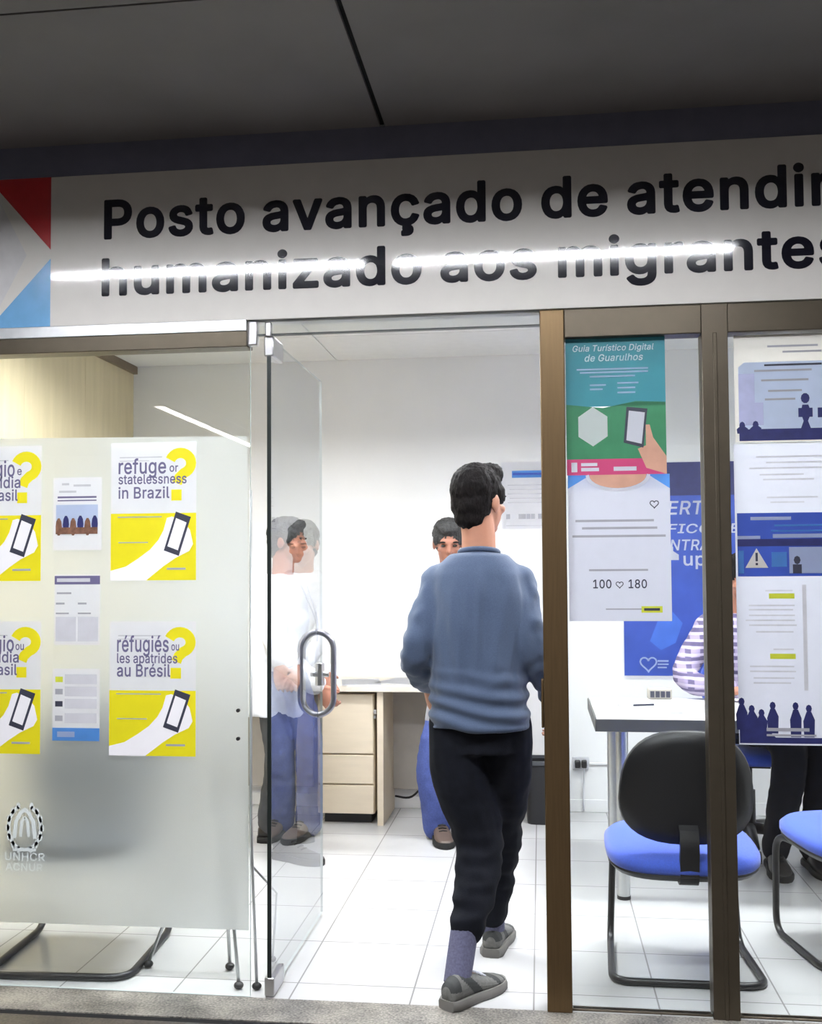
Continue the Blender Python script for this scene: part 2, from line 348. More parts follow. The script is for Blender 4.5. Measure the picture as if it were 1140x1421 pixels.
HEAVY = {' ': (188, []), 'P': (481, ['39,-12 36,3 36,507 39,521 47,529 59,533 235,533 295,526 343,508 382,479 407,447 412,439 428,395 433,347 428,303 410,251 383,216 347,189 295,168 235,162 151,162 149,159 149,-1 145,-13 137,-21 127,-24 59,-24 47,-20', '150,267 151,266 231,266 263,270 283,277 299,288 310,303 318,323 320,347 318,371 311,391 299,407 283,418 263,425 231,428 150,427']), 'a': (425, ['9,83 6,110 12,146 23,174 45,199 67,214 117,234 173,244 229,251 245,255 251,258 245,283 229,299 213,305 197,307 157,299 137,285 117,257 105,251 93,251 29,270 24,274 19,282 17,290 18,298 36,334 61,362 93,386 125,398 193,408 249,401 297,381 324,358 344,330 355,298 361,254 361,-2 359,-10 353,-18 345,-22 337,-24 273,-24 261,-18 253,-5 249,-5 225,-21 193,-30 157,-33 117,-27 85,-17 50,6 26,34 12,66', '117,106 123,86 141,74 169,69 197,73 217,81 230,90 241,104 249,122 252,142 251,154 177,144 145,137 122,122']), 'd': (460, ['13,150 10,191 16,251 33,303 61,348 101,383 145,401 189,407 197,408 237,403 265,394 285,378 287,383 287,511 292,523 301,531 309,533 373,533 381,531 389,525 395,515 396,507 396,3 394,-9 389,-17 381,-22 373,-24 309,-24 296,-17 289,-4 285,-1 261,-18 229,-29 193,-32 141,-24 97,-4 59,31 33,75 16,127', '121,175 123,155 133,123 143,103 161,84 181,74 205,71 229,75 249,85 263,99 276,123 285,155 288,187 285,223 277,254 265,275 245,294 229,302 205,306 181,302 160,291 144,275 130,251 123,223 120,191']), 'e': (440, ['13,155 10,187 15,243 33,300 62,343 97,375 105,381 149,401 209,408 273,397 303,383 334,359 359,331 379,291 391,247 395,195 394,163 389,154 381,147 369,145 125,145 124,143 133,115 145,97 165,81 185,73 213,71 245,76 268,91 289,122 301,129 309,129 369,115 381,109 387,99 389,87 371,47 353,23 325,0 289,-19 253,-29 209,-32 153,-25 105,-5 65,29 36,71 16,127', '127,247 129,245 273,245 279,247 276,259 265,277 249,294 229,303 205,306 181,303 158,291 141,275 131,259']), 'g': (461, ['13,153 10,192 15,248 32,300 61,347 98,380 145,401 193,408 237,404 265,394 285,378 289,380 291,388 297,396 309,403 373,403 385,399 392,392 395,384 396,376 396,-12 389,-64 370,-104 337,-137 297,-159 253,-171 205,-175 165,-172 125,-162 93,-148 66,-128 32,-84 28,-76 27,-68 29,-60 37,-49 89,-20 101,-17 109,-19 117,-23 138,-48 165,-66 181,-71 205,-73 241,-69 265,-57 279,-40 282,-36 286,-8 287,8 285,10 261,-6 233,-15 193,-19 145,-13 101,6 63,36 35,76 16,128', '121,180 123,160 131,132 142,112 159,96 177,87 205,83 229,86 249,95 265,110 277,128 285,160 288,192 285,228 277,255 266,276 249,292 229,302 205,306 181,302 160,292 144,276 131,252 123,224 120,192']), 'h': (446, ['32,-12 29,-1 29,511 31,519 36,526 48,533 116,533 124,531 132,524 138,511 138,387 140,383 184,403 228,408 268,404 310,387 340,363 363,331 376,291 381,243 381,-5 374,-17 368,-21 360,-24 292,-24 284,-21 276,-13 272,-1 272,231 267,267 255,287 238,299 208,305 188,302 172,296 160,287 147,271 141,251 138,223 138,-1 134,-13 126,-21 116,-24 52,-24 40,-20']), 'i': (203, ['20,464 17,483 23,511 40,531 60,544 84,548 108,543 132,527 145,507 150,483 145,459 132,439 108,424 84,419 56,424 36,439 24,455', '32,-12 29,-1 29,383 36,396 48,403 120,402 132,394 136,387 138,379 138,-5 131,-17 124,-22 116,-24 48,-24 40,-20']), 'm': (646, ['32,-12 29,-1 29,379 32,391 40,399 52,403 116,403 129,395 134,387 136,379 164,399 216,410 224,409 268,401 302,379 316,362 320,360 368,395 376,399 404,407 432,410 468,407 476,405 512,391 538,371 560,342 576,301 581,255 581,-1 577,-13 569,-21 556,-24 492,-24 480,-18 474,-9 472,-1 472,251 468,275 465,283 455,295 440,302 416,306 400,304 388,300 384,296 368,279 360,247 359,-1 355,-13 348,-20 336,-24 272,-24 260,-20 252,-9 250,-1 250,259 246,279 236,293 220,303 200,306 168,298 159,291 146,275 140,259 138,235 138,-1 134,-13 126,-21 116,-24 52,-24 40,-20']), 'n': (446, ['32,-12 29,-1 29,375 32,391 40,399 48,403 112,403 120,401 128,397 133,391 136,381 180,402 228,408 268,404 308,389 336,367 360,335 377,287 381,239 381,-1 377,-13 368,-21 356,-24 292,-24 284,-21 276,-13 272,-1 272,231 267,267 255,287 238,299 208,305 188,302 172,296 160,287 147,271 141,251 138,223 138,-1 134,-13 126,-21 116,-24 52,-24 40,-20']), 'o': (451, ['13,155 10,187 16,247 35,303 65,347 101,378 153,401 205,408 257,402 313,379 350,347 377,307 400,247 405,187 400,131 381,75 352,31 316,-1 309,-6 261,-25 205,-32 157,-26 101,-2 63,31 36,71 17,127', '121,175 123,155 130,127 144,103 161,84 181,74 205,70 233,74 253,84 273,105 285,127 292,155 295,187 292,219 285,247 273,271 254,291 233,302 205,306 181,302 161,292 143,271 130,247 123,219 120,187']), 'r': (295, ['32,-12 29,3 29,379 32,391 40,399 48,403 112,403 125,399 136,385 176,404 212,409 252,406 261,399 267,387 267,319 262,307 256,302 248,299 208,302 188,300 172,294 156,283 147,271 140,255 138,235 138,-1 134,-13 126,-21 116,-24 52,-24 40,-20']), 's': (401, ['15,79 12,91 13,99 16,107 23,114 91,131 103,129 112,123 127,91 135,83 159,72 179,69 211,74 231,84 239,92 243,103 242,111 239,115 227,125 203,132 143,147 91,166 55,191 33,223 30,231 23,271 28,311 47,347 71,371 104,391 139,403 187,408 227,405 263,394 291,379 316,355 347,295 348,287 346,279 335,269 275,254 263,253 255,257 248,263 238,283 227,297 211,305 187,309 163,306 147,298 136,287 134,275 135,267 139,262 155,254 235,232 287,215 323,188 345,155 348,147 355,107 349,67 331,33 307,7 271,-15 227,-29 179,-32 139,-28 107,-21 71,-2 43,23 24,51']), 't': (263, ['-15,315 -18,327 -18,379 -16,387 -11,396 1,403 39,403 41,407 41,475 48,487 57,494 125,495 137,492 145,485 150,475 150,407 152,403 209,402 217,399 225,391 228,379 228,327 227,319 222,311 209,304 153,303 150,299 150,99 151,83 157,76 173,74 205,78 213,75 222,67 225,59 237,3 235,-9 228,-17 221,-20 193,-27 165,-28 121,-22 113,-19 81,-1 72,7 50,43 41,91 41,299 37,303 1,303 -8,307']), 'u': (446, ['32,101 29,138 29,378 30,386 36,396 44,401 52,403 116,403 128,398 135,390 138,378 138,146 142,114 156,91 172,79 200,74 220,77 240,86 251,94 260,106 269,126 272,154 272,378 275,390 284,400 296,403 360,403 368,400 375,394 380,386 381,378 381,2 379,-10 372,-18 360,-24 292,-23 280,-16 272,-1 232,-22 224,-24 180,-29 136,-23 103,-10 72,14 47,50 35,86']), 'v': (425, ['-4,366 -7,375 -5,387 0,396 12,403 84,403 92,401 101,395 106,387 192,148 196,147 283,387 288,395 296,401 304,403 372,403 384,399 392,391 395,383 394,371 248,-9 244,-15 238,-21 228,-24 160,-24 151,-21 143,-13']), 'z': (416, ['21,-12 18,-1 18,47 22,59 205,295 201,299 49,299 37,302 29,308 24,319 24,379 26,387 29,394 37,401 49,403 333,403 341,401 349,397 355,387 357,379 357,331 354,319 174,83 177,80 181,80 337,80 349,78 357,71 363,59 363,-1 361,-9 357,-15 349,-22 337,-24 41,-24 29,-20']), 'ç': (432, ['13,155 10,188 16,244 34,300 63,344 105,381 153,401 201,407 265,400 318,376 357,338 386,280 386,272 382,264 373,256 309,239 297,239 285,246 269,276 253,292 233,302 205,306 181,302 158,288 143,272 132,252 123,220 120,184 123,156 130,128 143,104 157,88 181,74 209,71 233,75 254,84 270,100 286,132 293,138 301,141 309,140 369,125 378,120 385,112 387,104 385,93 359,40 321,3 278,-20 290,-28 305,-48 308,-56 313,-84 306,-120 285,-147 249,-163 213,-167 165,-167 152,-160 145,-148 145,-104 151,-92 165,-81 158,-64 162,-28 149,-24 105,-5 62,32 34,76 16,128'])}
MEDIUM = {' ': (188, []), '0': (471, ['39,202 36,252 41,328 57,396 84,452 123,494 171,520 227,528 279,520 331,493 367,454 395,400 412,332 417,252 412,176 395,108 371,60 331,15 283,-10 227,-19 171,-11 123,14 84,56 58,108 41,176', '123,220 125,196 135,146 151,108 175,80 195,68 223,63 255,67 283,84 302,108 319,148 328,196 332,252 328,312 317,364 301,400 279,427 255,442 227,448 199,442 171,426 152,400 134,360 125,312 121,256']), '1': (471, ['67,-8 64,-1 64,55 67,63 71,66 199,67 200,71 200,423 195,423 92,347 83,346 79,348 74,355 75,431 79,437 192,519 279,521 286,515 288,507 288,71 291,67 391,67 399,64 403,55 402,-5 399,-9 391,-12 75,-12']), '8': (471, ['43,108 40,136 43,168 54,200 71,227 91,248 120,268 111,273 84,300 64,340 58,380 63,416 80,456 107,487 139,508 179,522 223,528 275,521 311,509 343,487 371,456 387,424 394,380 387,339 371,304 343,275 332,268 359,250 380,228 398,200 409,168 413,136 407,96 387,55 359,24 319,-1 275,-14 227,-19 175,-14 131,0 93,24 63,56 46,92', '127,140 131,115 139,98 152,84 175,70 199,64 227,61 255,64 279,71 299,84 312,96 320,112 325,140 322,160 313,180 295,200 275,213 251,220 227,223 195,219 175,212 155,199 139,180 130,160', '147,360 155,336 167,322 183,311 203,304 227,302 251,305 267,310 283,320 297,336 305,356 307,376 304,396 295,416 285,428 271,437 247,445 227,448 203,445 179,436 167,428 155,413 147,392 145,376']), 'A': (498, ['7,-8 5,3 191,515 199,521 282,519 288,511 473,7 474,-5 471,-9 463,-12 395,-12 387,-9 335,129 147,130 142,127 93,-9 83,-12 19,-12', '174,211 305,211 305,215 264,331 239,414']), 'B': (474, ['51,-8 48,3 48,507 50,515 59,521 243,521 291,516 335,501 367,477 389,451 406,411 410,371 407,343 398,315 363,277 345,267 369,255 393,235 413,207 426,175 429,131 424,95 411,63 383,29 347,6 303,-8 247,-12 59,-12', '137,71 139,69 247,69 291,75 319,88 338,111 342,135 341,155 333,175 319,193 303,205 275,216 247,219 139,219 137,215', '137,299 139,297 235,297 263,300 283,307 299,318 311,331 321,351 324,371 318,399 305,419 279,434 239,440 139,440 137,435']), 'C': (528, ['31,222 28,256 37,332 61,400 99,456 143,494 199,519 267,528 307,525 343,516 379,500 409,480 435,456 458,424 474,388 485,348 479,338 471,336 403,337 397,344 379,388 351,417 311,437 267,444 227,438 191,422 159,395 135,356 121,312 115,256 121,196 137,148 161,112 191,86 227,71 263,66 311,72 351,92 378,120 397,164 403,171 475,172 483,166 484,156 474,120 458,84 439,56 407,27 379,9 347,-5 307,-16 263,-19 203,-11 143,15 95,55 60,108 36,176']), 'D': (520, ['51,-8 48,3 48,507 50,515 59,521 227,521 295,513 359,488 409,447 444,395 467,331 474,255 467,179 442,111 406,59 359,22 295,-3 219,-12 59,-12', '137,71 139,69 215,69 271,76 311,91 343,117 367,153 382,203 387,255 382,311 366,359 344,391 311,419 271,434 219,440 138,439']), 'E': (437, ['51,-8 48,3 48,507 50,515 59,521 371,521 379,518 384,511 384,451 380,443 375,440 138,439 138,299 359,297 367,287 367,231 363,221 355,217 139,217 137,211 137,71 139,69 379,68 387,59 386,-5 383,-9 375,-12 59,-12']), 'F': (428, ['51,-8 48,3 48,507 50,515 59,521 367,521 375,519 381,511 381,451 377,443 371,440 138,439 138,291 351,289 358,279 358,219 355,214 347,209 139,209 137,203 136,-5 131,-10 123,-12 59,-12']), 'G': (538, ['31,217 28,256 35,332 59,400 98,456 143,495 199,519 263,528 303,525 343,516 379,500 411,478 438,452 459,422 476,388 486,352 485,344 482,340 475,337 407,337 400,340 397,344 375,388 347,418 311,436 263,444 227,439 191,423 159,396 137,360 121,312 115,252 121,196 135,152 161,112 188,88 231,70 267,65 303,68 339,82 364,100 383,126 398,164 399,186 283,187 275,190 271,200 271,256 275,265 283,268 475,268 483,267 487,263 490,256 490,200 483,140 463,88 427,41 379,7 327,-12 267,-19 203,-11 143,14 95,56 59,109 35,176']), 'H': (535, ['51,-8 48,3 48,507 50,515 59,521 123,521 131,519 135,515 137,303 139,301 375,301 380,303 380,511 383,517 391,521 455,521 463,519 467,515 469,507 469,-1 465,-9 455,-12 391,-12 384,-9 381,-5 379,220 138,219 136,-5 131,-10 123,-12 59,-12']), 'I': (318, ['22,-8 19,3 19,55 22,65 30,69 102,69 106,71 106,435 102,440 30,440 23,443 19,451 19,507 21,515 30,521 274,520 279,515 281,507 281,451 277,443 270,440 198,440 195,435 195,75 195,71 198,69 270,69 278,64 281,55 280,-5 274,-11 266,-12 30,-12']), 'L': (411, ['51,-8 48,-1 48,511 51,517 59,521 127,521 135,515 137,507 137,71 139,69 363,69 371,63 373,59 373,-1 369,-9 359,-12 59,-12']), 'N': (541, ['51,-8 48,3 48,507 50,515 55,520 63,521 135,521 146,515 387,133 387,511 391,518 399,521 463,521 471,517 475,507 475,-1 471,-9 459,-12 387,-12 379,-9 192,283 135,379 137,-1 133,-9 127,-12 59,-12']), 'O': (551, ['31,222 28,256 37,332 61,400 96,452 141,492 203,520 267,528 331,520 391,493 438,452 473,400 497,332 505,252 498,180 474,108 439,56 392,16 331,-11 267,-19 203,-11 142,16 95,56 60,108 36,176', '115,252 121,196 135,152 161,112 191,86 227,71 267,65 307,71 343,87 371,111 397,148 413,196 418,252 413,312 395,362 373,396 343,422 303,439 267,444 227,438 188,420 161,396 137,360 121,312']), 'R': (467, ['51,-8 48,3 48,507 50,515 59,521 235,521 291,516 339,499 375,473 400,439 416,399 421,351 417,307 399,264 375,231 339,207 331,203 438,7 439,-5 435,-9 427,-12 347,-11 342,-5 239,186 143,186 137,183 136,-5 131,-10 123,-12 59,-12', '139,267 231,267 267,270 291,278 311,291 324,307 330,327 333,351 330,375 323,399 311,415 291,429 267,437 231,440 138,439']), 'T': (467, ['23,444 20,451 20,511 23,517 31,521 415,521 423,519 427,515 429,507 429,451 423,442 415,440 271,440 269,435 269,-1 263,-10 255,-12 191,-12 185,-9 181,-1 180,439 31,440']), 'U': (535, ['51,145 48,175 48,507 51,517 59,521 123,521 131,518 136,511 136,179 140,147 151,119 169,95 192,79 223,68 259,64 295,68 327,80 348,95 364,115 377,147 381,179 381,507 383,515 387,520 395,521 459,521 467,515 469,507 469,171 462,119 444,75 411,34 367,4 319,-13 259,-20 199,-13 147,5 105,35 74,75 55,119']), 'a': (407, ['21,84 18,106 23,142 32,166 53,190 73,204 121,222 233,239 257,245 263,254 256,290 233,312 217,317 197,319 153,310 129,294 109,266 101,262 37,280 30,286 29,294 48,330 71,354 97,374 129,386 193,396 245,389 292,370 315,350 332,326 344,294 349,254 349,2 345,-8 337,-12 273,-11 266,-6 265,14 261,18 221,-9 193,-18 161,-21 121,-16 89,-6 59,14 37,40 23,70', '105,102 113,79 137,63 173,58 197,61 221,69 239,82 253,101 260,118 264,138 264,166 261,170 177,156 137,147 112,130 106,118']), 'c': (414, ['25,156 22,187 28,243 45,296 73,338 107,367 153,389 205,396 261,389 309,367 349,329 374,279 373,271 365,265 301,250 293,255 279,283 261,302 237,314 205,318 177,313 153,301 134,279 119,251 111,223 108,187 111,151 120,119 134,95 153,75 177,62 205,58 241,65 265,78 282,95 294,123 301,129 365,114 374,107 373,96 349,47 313,12 265,-12 205,-20 157,-14 109,7 73,38 45,79 28,131']), 'd': (442, ['25,151 22,191 27,247 45,299 70,339 109,373 149,390 193,396 229,393 257,384 297,352 299,507 301,515 305,520 313,521 373,521 381,516 384,507 384,3 380,-9 373,-12 309,-11 302,-5 301,19 297,25 257,-7 229,-17 193,-20 145,-13 105,5 69,38 44,79 27,131', '109,175 111,151 121,119 134,95 153,75 177,62 205,59 233,63 256,75 273,92 288,119 297,151 300,187 297,223 288,259 274,283 257,301 233,313 205,318 173,312 153,302 134,283 119,255 111,223']), 'e': (422, ['25,155 22,187 27,243 44,295 71,335 105,367 153,389 205,396 269,386 297,373 325,351 349,324 368,287 380,243 383,167 377,159 369,157 111,155 112,139 121,111 135,91 157,71 181,62 213,58 249,64 277,83 296,111 305,117 373,100 377,91 375,83 362,55 344,31 317,9 285,-8 249,-17 209,-20 157,-13 109,7 73,38 45,79 29,127', '111,235 113,233 289,233 295,235 285,267 273,286 257,303 233,314 205,318 177,314 149,300 133,285 121,267']), 'f': (272, ['-3,319 -6,327 -5,383 -3,387 5,391 67,391 72,463 85,492 105,514 129,530 185,542 225,539 249,531 253,527 254,515 235,459 225,456 197,462 177,459 164,451 157,439 154,415 156,391 229,391 237,386 240,379 240,327 237,319 229,315 157,315 154,311 154,-1 150,-9 145,-12 81,-12 73,-9 70,-5 69,311 65,315 5,315']), 'g': (443, ['25,153 22,192 27,248 43,296 72,340 105,371 149,390 193,396 229,394 257,384 297,353 301,356 302,384 309,390 373,391 383,384 384,-12 377,-60 361,-96 329,-128 293,-148 253,-159 205,-163 165,-160 129,-151 97,-136 73,-118 41,-76 39,-68 45,-58 97,-30 108,-32 129,-56 157,-76 181,-83 205,-85 245,-80 273,-66 293,-40 299,-4 299,32 297,35 257,5 229,-4 197,-7 149,-2 109,15 72,44 44,84 28,132', '109,176 111,156 120,128 133,104 153,85 177,74 205,71 233,75 256,84 277,104 288,124 297,156 300,192 297,228 288,260 275,284 259,300 235,312 205,318 173,312 151,300 133,282 120,256 111,224 108,192']), 'h': (428, ['44,-8 41,-1 41,511 44,517 52,521 116,521 124,515 126,511 126,359 128,354 145,371 184,391 228,396 264,392 304,377 328,358 351,327 365,287 369,239 369,-1 365,-9 356,-12 296,-12 288,-9 285,-5 284,231 278,271 264,295 244,309 208,317 184,313 168,307 151,295 136,276 129,255 126,223 125,-5 120,-10 112,-12 52,-12']), 'i': (185, ['32,465 29,483 33,503 45,519 64,533 84,536 104,532 123,519 134,503 138,483 134,463 123,447 104,435 84,431 62,435 45,447', '44,-8 41,-1 41,379 44,387 52,391 116,391 122,387 126,379 126,-1 122,-9 116,-12 52,-12']), 'l': (207, ['44,58 41,85 41,509 44,517 52,521 116,521 122,517 126,509 127,81 130,69 136,65 172,66 179,61 193,1 188,-6 184,-9 164,-13 136,-14 96,-8 64,13 47,41']), 'n': (428, ['44,-8 41,3 41,379 44,387 52,391 116,390 121,387 124,379 124,351 145,371 184,391 228,396 268,391 301,379 328,358 351,327 365,287 369,239 368,-5 364,-9 356,-12 296,-12 288,-9 285,-5 284,231 278,271 264,295 244,309 208,317 184,313 168,307 151,295 136,276 129,255 126,223 125,-5 120,-10 112,-12 52,-12']), 'o': (433, ['25,156 22,187 28,243 45,296 73,338 107,367 157,390 205,396 257,390 305,370 341,339 368,299 387,247 393,187 388,131 370,79 341,38 307,7 257,-14 205,-20 157,-14 109,7 73,38 45,79 28,131', '109,171 111,151 120,119 134,95 153,75 177,62 205,58 237,62 261,75 282,95 295,119 304,155 307,187 304,223 295,255 282,279 261,301 237,314 205,318 181,314 153,301 134,279 119,251 111,219 108,187']), 'p': (442, ['44,-151 41,-144 42,384 52,391 116,390 124,380 124,350 164,383 196,393 228,396 276,390 317,372 356,336 382,296 397,248 402,188 397,132 380,78 352,35 320,7 276,-14 228,-20 196,-17 168,-7 128,24 126,20 125,-148 120,-153 112,-155 52,-155', '128,152 136,120 151,92 168,76 188,64 220,59 248,63 272,76 292,96 304,120 313,156 316,188 313,224 305,256 290,284 272,301 252,312 220,318 192,314 168,302 150,284 136,256 128,224 125,188']), 'r': (277, ['44,-8 41,-1 42,383 44,387 52,391 116,390 123,383 124,359 144,376 176,391 212,397 248,395 252,391 255,383 255,323 252,315 244,310 208,314 188,312 164,304 148,292 138,279 129,259 126,235 125,-5 120,-10 112,-12 52,-12']), 's': (383, ['27,81 24,95 31,105 95,119 103,114 115,86 131,70 155,60 183,57 211,61 236,71 251,87 256,103 254,115 247,125 231,136 147,158 99,175 61,203 42,231 35,275 41,311 56,339 79,363 111,381 143,392 187,396 223,393 259,383 286,367 307,348 335,293 334,283 327,278 271,265 263,266 257,271 248,291 235,306 215,316 187,321 159,317 139,308 125,291 121,275 123,263 129,255 147,244 279,205 317,175 336,147 343,103 336,67 321,39 299,16 263,-6 227,-16 183,-20 139,-16 107,-8 75,10 52,31 36,55']), 't': (245, ['-3,319 -6,327 -5,383 -3,387 5,391 51,391 53,471 57,479 61,482 125,483 133,480 138,471 138,395 140,391 205,391 213,386 216,379 216,327 213,319 205,315 141,315 138,311 138,99 140,79 145,70 153,65 173,62 201,66 209,63 213,59 225,3 223,-5 218,-9 193,-15 169,-16 125,-10 89,9 81,15 61,47 53,91 53,311 49,315 5,315']), 'u': (428, ['44,101 41,142 41,378 44,387 52,391 112,391 120,389 124,385 126,146 130,110 147,82 168,68 200,62 224,65 244,74 256,83 272,102 281,126 284,154 284,382 288,388 296,391 356,391 366,386 369,378 369,2 364,-9 356,-12 292,-11 286,-2 284,28 264,8 224,-12 180,-17 140,-12 108,1 80,23 58,54']), 'z': (398, ['33,-8 30,-1 31,51 229,307 225,311 45,311 39,315 36,323 36,379 40,387 49,391 333,391 341,388 345,379 345,331 342,323 150,71 157,68 342,67 348,63 351,55 351,-1 347,-9 337,-12 45,-12']), 'Á': (498, ['7,-8 5,3 191,515 199,521 282,519 288,511 473,7 474,-5 471,-9 463,-12 395,-12 387,-9 335,129 147,130 142,127 93,-9 83,-12 19,-12', '174,211 305,211 305,215 264,331 239,414', '203,551 201,555 202,563 251,667 263,671 327,671 337,667 341,659 338,651 271,550 263,546 215,546 207,547']), 'é': (422, ['25,155 22,187 27,243 44,295 71,335 105,367 153,389 205,396 269,386 297,373 325,351 349,324 368,287 380,243 383,167 377,159 369,157 111,155 112,139 121,111 135,91 157,71 181,62 213,58 249,64 277,83 296,111 305,117 373,100 377,91 375,83 362,55 344,31 317,9 285,-8 249,-17 209,-20 157,-13 109,7 73,38 45,79 29,127', '111,235 113,233 289,233 295,235 285,267 273,286 257,303 233,314 205,318 177,314 149,300 133,285 121,267', '165,427 167,435 217,538 225,541 293,541 303,535 304,523 234,419 225,417 177,417 169,420']), 'í': (185, ['44,-8 41,-1 41,379 44,387 52,391 116,391 122,387 126,379 126,-1 122,-9 116,-12 52,-12', '48,421 45,427 47,435 96,538 104,541 172,541 183,535 184,523 114,419 108,417 56,417']), 'ú': (428, ['44,101 41,142 41,378 44,387 52,391 112,391 120,389 124,385 126,146 130,110 147,82 168,68 200,62 224,65 244,74 256,83 272,102 281,126 284,154 284,382 288,388 296,391 356,391 366,386 369,378 369,2 364,-9 356,-12 292,-11 286,-2 284,28 264,8 224,-12 180,-17 140,-12 108,1 80,23 58,54', '168,422 166,426 167,434 219,538 224,541 292,541 300,539 304,535 306,530 304,522 236,421 228,417 180,417 172,418'])}
def text_mesh(txt, name, mt, x0, z0, width=None, height=None, y=0., shear=0., ref=None, glyphs=None):
    """a line of lettering in the x-z plane facing -y: left edge x0, baseline z0, scaled to width (of ref, the line's beginning, if given) and to the height of its tallest stem"""
    glyphs = glyphs or MEDIUM
    def run(t):
        cu = bpy.data.curves.new(name, 'CURVE'); cu.dimensions = '2D'; cu.fill_mode = 'BOTH'; pen = 0
        for ch in t:
            adv, loops = glyphs[ch]
            for l in loops:
                pts = [tuple(int(q)/1000 for q in p.split(',')) for p in l.split(' ')]
                sp = cu.splines.new('POLY'); sp.points.add(len(pts)-1); sp.use_cyclic_u = True
                for q, (px, py) in zip(sp.points, pts): q.co = (pen+px+py*shear, py, 0, 1)
            pen += adv/1000
        o = bpy.data.objects.new('tmp', cu); COL.objects.link(o)
        dg = bpy.context.evaluated_depsgraph_get(); dg.update()
        me = bpy.data.meshes.new_from_object(o.evaluated_get(dg)); bpy.data.objects.remove(o); bpy.data.curves.remove(cu)
        return me
    refw = None
    if ref:
        q = run(ref); refw = max(v.co.x for v in q.vertices)-min(v.co.x for v in q.vertices); bpy.data.meshes.remove(q)
    me = run(txt)
    a = min(v.co.x for v in me.vertices); b = max(v.co.x for v in me.vertices); top = max(v.co.y for v in me.vertices)
    sz = (height/top) if height else width/(b-a)
    sx = width/(refw or (b-a)) if width else sz
    for v in me.vertices: v.co = Vector((x0+(v.co.x-a)*sx, y, z0+v.co.y*sz))
    me.materials.clear(); me.materials.append(mt); me.name = name
    bm = bmesh.new(); bm.from_mesh(me); bm.normal_update()
    for f in bm.faces:
        if f.normal.y > 0: f.normal_flip()
    bm.to_mesh(me); bm.free()
    return me
def join_mesh(name, ms, mt):
    mb = MB()
    for q in ms: mb.add([v.co for v in q.vertices], [tuple(p.vertices) for p in q.polygons]); bpy.data.meshes.remove(q)
    return mb.mesh(name, mt, False)
def arc(cx, cz, rx, rz, a0, a1, n=14):
    return [(cx+rx*math.cos(math.radians(a0+(a1-a0)*i/n)), cz+rz*math.sin(math.radians(a0+(a1-a0)*i/n))) for i in range(n+1)]
def spline(pts, n=6):
    P = [Vector(p) for p in pts]; out = []
    for i in range(len(P)-1):
        a = P[max(i-1, 0)]; b = P[i]; c = P[i+1]; d = P[min(i+2, len(P)-1)]
        for k in range(n):
            t = k/n
            out.append(.5*((2*b)+(c-a)*t+(2*a-5*b+4*c-d)*t*t+(3*b-a-3*c+d)*t**3))
    out.append(P[-1]); return out
def bendpath(pts, rad, n=6):                    # polyline with rounded corners
    P = [Vector(p) for p in pts]; out = [P[0]]
    for i in range(1, len(P)-1):
        a, b, c = P[i-1], P[i], P[i+1]
        d1 = (a-b); d2 = (c-b); r = min(rad, d1.length*.49, d2.length*.49)
        p0 = b+d1.normalized()*r; p1 = b+d2.normalized()*r
        for k in range(n+1):
            t = k/n; out.append(p0*(1-t)**2+b*2*t*(1-t)+p1*t*t)
    out.append(P[-1]); return out

# ------------------------------------------------------------------ the setting
XL, XR, YB, ZC = -2.405, 2.6, 2.66, 2.58
struct(MB().box(XL-.1, XR+.1, 0, YB+.1, -.12, 0).build('floor', TILE), 'white glossy square-tiled floor inside the office', 'floor')
struct(MB().box(-6, 6, -.165, 0, -.12, 0).build('trim_1', GRANITE), 'speckled grey granite threshold strip under the glass front', 'threshold')
struct(MB().box(-6, 6, -.195, -.165, -.12, -.004).build('trim_2', GAPM), 'dark metal floor track in front of the granite threshold', 'floor track')
struct(MB().box(-6, 6, -9, -.195, -.12, -.002).build('floor_corridor', HALLFLOOR), 'dark granite corridor floor outside the shop front', 'floor')
struct(MB().box(XL-.1, XR+.1, YB, YB+.1, 0, 2.9).build('wall_back', WHITEWALL), 'white painted back wall of the office', 'wall')
lw = MB().box(XL-.1, XL, .03, YB, 0, ZC)
for k in range(1, 4): lw.box(XL-.001, XL+.001, YB-.66*k-.002, YB-.66*k+.002, 0, ZC-.05)
struct(lw.build('wall_left', WOOD), 'beige wood laminate side wall behind the poster window', 'wall')
struct(MB().box(XL, XL+.025, .03, YB, ZC-.045, ZC).build('trim_3', WOODTRIM), 'dark brown cornice strip along top of the beige side wall', 'cornice')
struct(MB().box(XR, XR+.1, .03, YB, 0, 2.9).build('wall_right', WHITEWALL), 'white painted right side wall of the office', 'wall')
cl = MB().box(XL-.1, XR+.1, .05, YB+.1, ZC+.008, ZC+.1)
x = XL
while x < XR-.01:
    y = YB
    while y > .06:
        cl.box(x+.004, min(x+1.24, XR)-.004, max(y-.62, .05)+.004, y-.004, ZC, ZC+.008); y -= .62
    x += 1.24
struct(cl.build('ceiling', CEILW), 'white panelled office ceiling', 'ceiling')
struct(MB().box(XL, XR, YB-.012, YB, 0, .07).build('baseboard_back', WHITEWALL, bevel=.003), 'white baseboard along the back wall', 'baseboard')
